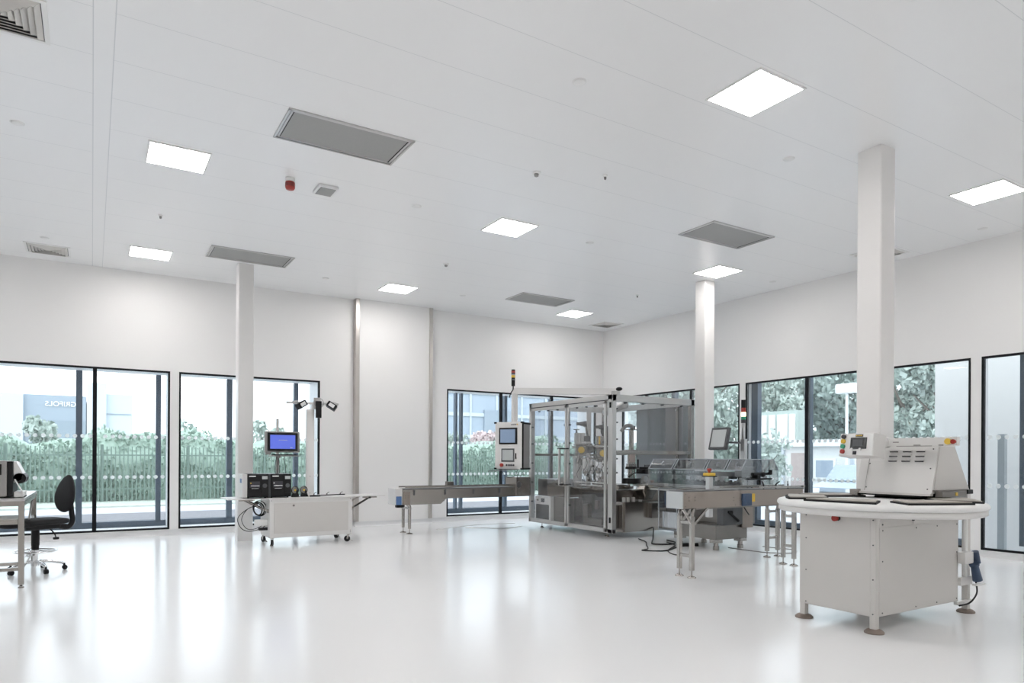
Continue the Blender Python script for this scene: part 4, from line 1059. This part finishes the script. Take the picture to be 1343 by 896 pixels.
cb = part('control_box', KB().box(-.03, .14, -.185, .185, -.115, .11, .01), 'paint_l', t)
part('face_plate', KB().box(-.036, -.028, -.178, .178, -.105, .10, .004), 'white', cb)
part('display', KB().box(-.044, -.034, -.115, .058, -.045, .065, .004), 'screend', cb, 'dark flip-up display')
part('display_window', KB().box(-.047, -.043, -.08, .03, -.02, .045, .002), 'greyd', cb)
b = KB()
for y in (-.055, .035): b.cyl((-.052, y, -.048), (-.04, y, -.048), .012, n=14)
part('display_knobs', b, 'white', cb)
for z, m_ in ((.075, 'ink'), (.03, 'yellow'), (-.02, 'green'), (-.07, 'red')):
    part('push_button', KB().cyl((-.056, .135, z), (-.036, .135, z), .021, n=18), m_, cb)
part('key_switch', KB().box(-.042, -.036, -.015, .025, -.10, -.065, .002).cyl((-.05, .005, -.083), (-.04, .005, -.083), .009, n=12), 'ink', cb)
part('nameplate', KB().box(-.04, -.035, -.07, .01, .072, .095, .002), 'ink', cb)
b = KB()
for k in range(4): b.box(-.042, -.039, -.062+k*.018, -.05+k*.018, .078, .089)
part('nameplate_marks', b, 'yellow', cb)
part('box_mount', B().cyl((6.38, 3.76, 1.62), (6.55, 3.74, 1.62), .05, n=20), 'paint_l', t)

# ================================================================ FLOOR CABLES
def cable(pts, r, m, label):
    tag(build('floor_cable', B().tube(pts, r), m), label, 'cable')
cable([(6.6, 12.6, .006), (6.95, 12.3, .006), (7.25, 12.05, .006), (7.55, 12.15, .006), (7.8, 12.3, .006)], .006, 'white', 'white cable curling on floor left of the enclosed machine')
cable([(5.9, 12.5, .006), (6.4, 12.75, .006), (7.2, 13.0, .006), (8.0, 12.9, .006)], .005, 'white', 'thin white cable lying along floor by the far window')
cable([(8.9, 9.45, .18), (8.6, 9.15, .02), (8.3, 8.85, .012), (8.1, 8.6, .012), (8.35, 8.45, .012), (8.6, 8.6, .012), (8.7, 8.9, .012)], .012, 'blackp', 'thick black cable drooping from the enclosed machine onto floor')
cable([(8.4, 9.3, .010), (8.2, 8.9, .010), (7.9, 8.55, .010), (7.6, 8.2, .010), (7.4, 8.1, .010), (7.7, 7.9, .010), (8.3, 8.2, .010)], .010, 'blackp', 'black cable lying on floor in front of the cartoning machine')
cable([(8.5, 8.7, .010), (8.3, 8.3, .010), (7.75, 7.9, .010), (7.5, 7.5, .010), (7.7, 7.3, .010)], .009, 'blackp', 'black cable end reaching toward the near conveyor legs')
cable([(8.9, 7.7, .006), (8.9, 7.2, .006), (9.0, 6.9, .006), (9.3, 6.75, .006), (9.6, 7.0, .006), (9.5, 7.5, .006)], .006, 'grey', 'thin grey cable curving on floor between cartoning machine and cross conveyor')
b = B().cyl((8.36, 8.2, .02), (8.62, 8.1, .02), .035, n=16).box(8.3, 8.4, 8.15, 8.27, 0, .05, .01)
tag(build('cable_connector', b, 'blackp'), 'black cable connector lying on floor among the black cables', 'connector')

# ================================================================ OUTDOORS
def ground(name, x0, x1, y0, y1, z, m):
    return struct(name, B().box(x0, x1, y0, y1, z-.1, z), m)
o = build('paving', B().box(-60, 90, -60, 80, -.32, -.22), 'paving'); o['kind'] = 'structure'
o = build('gravel_strip', B().box(-30, 30, 20.0, 22.6, -.23, -.19), 'gravel'); o['kind'] = 'structure'
o = build('grass_bank', B().box(-30, 40, 25.6, 60, -.25, -.17), 'grass'); o['kind'] = 'structure'

def leaves(b, n, fn, size, rnd):
    for _ in range(n):
        p = Vector(fn(rnd)); s = size*rnd.uniform(.6, 1.4)
        q = Euler((rnd.uniform(0, 6.28), rnd.uniform(0, 6.28), rnd.uniform(0, 6.28))).to_matrix()
        b._add([p+q@Vector(v)*s for v in ((-.5, -.3, 0), (.5, -.3, .08), (.5, .3, 0), (-.5, .3, .08))], [(0, 1, 2, 3)])
# hedge bank behind the fence
rnd = random.Random(5)
def hz(x): return 2.25 + .22*math.sin(x*.7) + .15*math.sin(x*1.9+1) + .1*math.sin(x*4.1)
b = B(); nx = 90; xs = [-14+i*.5 for i in range(nx)]
prof = [(28.6, -.2), (28.5, .8), (28.7, 1.5), (29.2, 2.0), (30.2, 2.3), (31.5, 2.35)]
vs = []
for x in xs:
    for k, (y, z) in enumerate(prof):
        sc = hz(x)/2.35 if k else 1
        vs.append((x, y+rnd.uniform(-.12, .12), z*sc+rnd.uniform(-.06, .06)))
m_ = len(prof)
b._add(vs, [(i*m_+k, (i+1)*m_+k, (i+1)*m_+k+1, i*m_+k+1) for i in range(nx-1) for k in range(m_-1)], True)
def hp(r):
    x = r.uniform(-13, 30); k = r.random(); z = -.15+k*hz(x)*1.05; y = 28.55 + max(0, z-1.0)*.55 + r.uniform(-.2, .1); return (x, y, z)
leaves(b, 16000, hp, .13, rnd)
h = build('hedge', b, 'leaf'); tag(h, 'long green hedge bank behind the palisade fence outside the left windows', 'hedge'); h['kind'] = 'stuff'
b = B()
x = -14
while x < 30:
    b.box(x, x+.038, 28.0, 28.012, -.15, 1.78); x += .13
fp = thing('palisade_fence', 'grey green palisade fence standing before the hedge outside', 'fence', (8, 28, -.22))
pl = part('pales', b, 'fence', fp); pl['kind'] = 'stuff'
part('rails', B().box(-14, 30, 28.012, 28.05, .25, .30).box(-14, 30, 28.012, 28.05, 1.45, 1.50), 'fence', fp)
b = B()
for i in range(16): b.box(-13.5+i*2.75, -13.4+i*2.75, 28.05, 28.14, -.22, 1.85)
part('fence_posts', b, 'fence', fp)

def tree(x, y, hgt, rad, m, label, n=2600, leafs=.22, seed=1, low=.3, group=None, zg=-.22):
    rn = random.Random(seed); t = thing('tree', label, 'tree', (x, y, zg), group)
    b = B().cyl((x, y, zg), (x, y, zg+hgt*.6), .03*hgt, .012*hgt, n=10)
    for k in range(6):
        a = k*1.05+seed; b.cyl((x, y, zg+hgt*(.3+.05*k)), (x+rad*.6*math.cos(a), y+rad*.6*math.sin(a), zg+hgt*(.5+.07*k)), .012*hgt, .004*hgt, n=6)
    part('trunk', b, 'bark', t)
    cl = [(x+rn.uniform(-.6, .6)*rad, y+rn.uniform(-.6, .6)*rad, zg+hgt*rn.uniform(low, .92), rad*rn.uniform(.3, .5)) for _ in range(16)]
    b = B()
    def fn(r):
        c = cl[r.randrange(len(cl))]; d = Vector((r.gauss(0, 1), r.gauss(0, 1), r.gauss(0, .8))).normalized()*c[3]*r.uniform(.55, 1.05)
        return (c[0]+d.x, c[1]+d.y, c[2]+d.z)
    leaves(b, n, fn, leafs, rn)
    part('foliage', b, m, t)
tree(-1.8, 33.0, 3.2, .7, 'leafp', 'rounded green tree above hedge in front of the dark building', 1800, .2, 3)
tree(16.6, 33.5, 2.9, 1.3, 'leafp', 'pale green bush above the hedge seen in the far window', 1500, .2, 4)
tree(19.0, 33.8, 3.3, .9, 'flower', 'pinkish blossoming bush outside the far window', 1500, .2, 6)
tree(3.7, 34.0, 3.4, .8, 'leafp', 'small pale tree above hedge seen left of the leftmost column', 700, .16, 8)
tree(7.4, 34.0, 3.6, 1.1, 'leafp', 'pale tree above the hedge seen right of the leftmost column', 1100, .18, 9)
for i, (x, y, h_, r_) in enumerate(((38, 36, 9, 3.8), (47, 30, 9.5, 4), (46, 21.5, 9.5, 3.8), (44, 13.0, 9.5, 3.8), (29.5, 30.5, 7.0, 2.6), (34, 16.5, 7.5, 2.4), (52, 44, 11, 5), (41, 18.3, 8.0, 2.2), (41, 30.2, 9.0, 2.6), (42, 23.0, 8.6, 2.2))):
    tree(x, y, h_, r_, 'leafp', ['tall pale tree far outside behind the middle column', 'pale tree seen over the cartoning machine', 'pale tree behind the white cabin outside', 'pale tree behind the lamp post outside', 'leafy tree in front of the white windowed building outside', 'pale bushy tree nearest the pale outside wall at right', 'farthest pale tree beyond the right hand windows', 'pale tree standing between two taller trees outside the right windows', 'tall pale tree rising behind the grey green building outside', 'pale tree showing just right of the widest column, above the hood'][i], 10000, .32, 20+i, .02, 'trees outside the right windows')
tree(21.5, 17.0, 2.6, .9, 'leafp', 'small leafy shrub beside the white cabin outside', 900, .16, 40, .1)

# buildings outside left windows
t = thing('office_building', 'large blue grey clad building with white lettering outside the left window', 'building', (-8, 62, -.22))
part('wall', B().box(-24, -.4, 60, 72, -.22, 5.85), 'bldg', t)
part('pale_bay', B().box(-24, -2.75-1.45, 59.7, 60, -.22, 5.85), 'bldg_l', t, 'paler cladding bay')
part('dark_band', B().box(-4.1, -.4, 59.95, 60, 2.3, 4.0), 'bldg_d', t)
cu = bpy.data.curves.new('lettering', 'FONT'); cu.body = 'GRIFOLS'; cu.size = .50; cu.extrude = .02; cu.align_x = 'CENTER'
to = bpy.data.objects.new('lettering_tmp', cu); col.objects.link(to); bpy.context.view_layer.update()
me = bpy.data.meshes.new_from_object(to.evaluated_get(bpy.context.evaluated_depsgraph_get())); bpy.data.objects.remove(to)
# the lettering reads mirrored from inside the room; a reflection built as solid letters
me.transform(Matrix.Translation((-1.97, 59.93, 5.05)) @ Matrix.Rotation(R(90), 4, 'X') @ Matrix.Scale(-1, 4, (1, 0, 0)))
me.transform(MW[t.name].inverted()); me.materials.append(M['white']); me.name = 'lettering'
lo = bpy.data.objects.new('lettering', me); col.objects.link(lo); lo.parent = t; lo['label'] = 'white mirrored lettering, a reflection built as raised letters'
t = thing('pale_building', 'pale hazy block with lower step beside the dark clad building outside', 'building', (1.2, 64, -.22))
part('wall', B().box(-.35, .9, 60, 72, -.22, 6.9), 'bldg_l', t); part('wall', B().box(.9, 2.65, 60.5, 72, -.22, 6.15), 'bldg_l', t)
part('ledge', B().box(.9, 2.55, 60.44, 60.5, 4.6, 4.66), 'bldg', t)
t = thing('glass_building', 'blue glazed building with grey bands outside the far window', 'building', (34, 58, -.22))
part('wall', B().box(24, 46, 52, 62, -.22, 9.5), 'bglass', t)
for k in range(5): part('floor_band', B().box(23.9, 46.1, 51.9, 52.02, 1.2+k*1.9, 1.5+k*1.9), 'bldg_l', t)
for k in range(8): part('fin', B().box(25+k*2.6, 25.15+k*2.6, 51.85, 52.0, -.2, 9.5), 'bldg_l', t)
part('dark_bay', B().box(29, 32, 51.8, 52.0, 0, 5.6), 'bldg', t)

# right side outdoors
t = thing('panelled_building', 'grey green building with tall white panels outside the right windows', 'building', (34, 24, -.22))
part('wall', B().box(32, 40, 21.5, 27, -.22, 4.4), 'leafp', t) if False else None
part('wall', B().box(32.2, 33.2, 23.2, 25.8, -.22, 4.1), 'bsage', t)
for k, (a, w) in enumerate(((23.35, .35), (23.8, .65), (24.6, .4), (25.15, .5))): part('window_strip', B().box(32.12, 32.2, a, a+w, 2.0, 3.9), 'bwhite', t)
t = thing('site_cabin', 'white cabin with brown door and window outside, right of the blue mullion', 'cabin', (25, 16, -.22))
part('wall', B().box(23.5, 27, 14.6, 17.6, -.22, 1.95), 'bwhite', t)
part('roof', B().box(23.3, 27.2, 14.4, 17.9, 1.95, 2.2), 'white', t)
part('door', B().box(23.45, 23.5, 16.6, 17.2, -.15, 1.7), 'brick', t)
f = part('window_frame', B().box(23.44, 23.5, 15.3, 16.2, .7, 1.5), 'white', t)
part('pane', B().box(23.43, 23.45, 15.4, 16.1, .78, 1.42), 'bglass', f)
part('corner_post', B().box(23.4, 23.5, 17.5, 17.6, -.22, 1.95).box(23.4, 23.5, 14.6, 14.7, -.22, 1.95), 'bldg_l', t)
t = thing('site_cabin', 'blue grey lower shed behind the parked van outside', 'cabin', (26, 12, -.22))
part('wall', B().box(25, 29, 11.2, 14.2, -.22, 2.0), 'bldg_l', t)
part('roof', B().box(24.9, 29.1, 11.1, 14.3, 2.0, 2.12), 'bwhite', t)
t = thing('street_lamp', 'white lamp post with rectangular twin head outside, left of the widest column', 'lamp post', (22, 13.95, -.22))
part('pole', B().cyl((22, 13.95, -.22), (22, 13.95, 3.75), .055, .045, n=12), 'white', t)
part('lamp_head', B().box(21.85, 22.15, 13.6, 14.3, 3.72, 4.05, .05), 'white', t)
t = thing('street_lamp', 'thin short white post beside the taller lamp post outside', 'lamp post', (23, 14.1, -.22))
part('pole', B().cyl((23, 14.1, -.22), (23, 14.1, 3.0), .045, n=10), 'white', t)
# van
t = thing('parked_van', 'pale blue grey van parked outside behind the round table machine', 'van', (19.5, 11.9, -.22))
vx, vy = 18.6, 11.45
b = B().prism([(vx, .15), (vx, .62), (vx+.75, .80), (vx+1.3, 1.28), (vx+4.0, 1.30), (vx+4.05, .15)], 'y', vy, vy+1.55)
part('body', b, 'van', t)
part('windscreen', B().prism([(vx+.70, .82), (vx+1.2, 1.24), (vx+1.22, 1.22), (vx+.74, .80)], 'y', vy+.12, vy+1.43), 'bglass', t)
part('side_window', B().box(vx+1.35, vx+2.2, vy-.01, vy+1.56, .82, 1.2, .02), 'bglass', t)
part('grille', B().box(vx-.02, vx, vy+.35, vy+1.2, .28, .5, .01), 'greyd', t)
for yy in (vy+.12, vy+1.2): part('headlamp', B().box(vx-.02, vx+.02, yy, yy+.25, .45, .6, .02), 'white', t)
for x in (vx+.75, vx+3.2):
    for y in (vy-.02, vy+1.37): part('wheel', B().cyl((x, y, .11), (x, y+.2, .11), .33, n=24), 'blackp', t)
# outdoor return wall beyond the right hand windows
o = build('wall_outside', B().box(14.2, 14.5, -7, 7.15, -.22, 6.5), 'bwhite'); o['kind'] = 'structure'
t = thing('grey_bollard_post', 'grey square post against the pale outside wall in the rightmost window', 'post', (13.6, 5.75, -.22))
part('post', B().box(13.56, 13.67, 5.67, 5.78, -.22, 1.92, .01), 'postgrey', t)
part('base_plate', B().box(13.44, 13.78, 5.56, 5.90, -.22, -.19), 'bldg', t)

# ================================================================ LIGHT, WORLD, CAMERA
w = bpy.data.worlds.new('World'); scene.world = w; w.use_nodes = True
nt = w.node_tree; n = nt.nodes; l = nt.links; bg = n['Background']
bg.inputs[0].default_value = (.86, .93, 1.0, 1); bg.inputs[1].default_value = 2.0
sun = bpy.data.lights.new('sun', 'SUN'); sun.energy = .6; sun.angle = R(60); sun.color = (1, .98, .95)
so = bpy.data.objects.new('sun', sun); so.rotation_euler = (R(35), R(-20), 0); col.objects.link(so)

cam = bpy.data.cameras.new('camera'); co = bpy.data.objects.new('camera', cam); col.objects.link(co)
cam.sensor_width = 36; cam.sensor_fit = 'HORIZONTAL'; cam.lens = 896.9/1343*36
cam.shift_y = (600.37-448)/1343; cam.clip_start = .05; cam.clip_end = 300
co.matrix_world = Matrix.Translation((0, 0, 1.46)) @ Matrix.Rotation(-.5507, 4, 'Z') @ Matrix.Rotation(R(90), 4, 'X') @ Matrix.Rotation(.0052, 4, 'Z')
scene.camera = co
scene.view_settings.view_transform = 'Standard'; scene.view_settings.look = 'None'
scene.view_settings.gamma = 1; scene.view_settings.use_curve_mapping = False
scene.view_settings.exposure = .68
scene.cycles.max_bounces = 14; scene.cycles.diffuse_bounces = 8; scene.cycles.glossy_bounces = 4; scene.cycles.transparent_max_bounces = 24
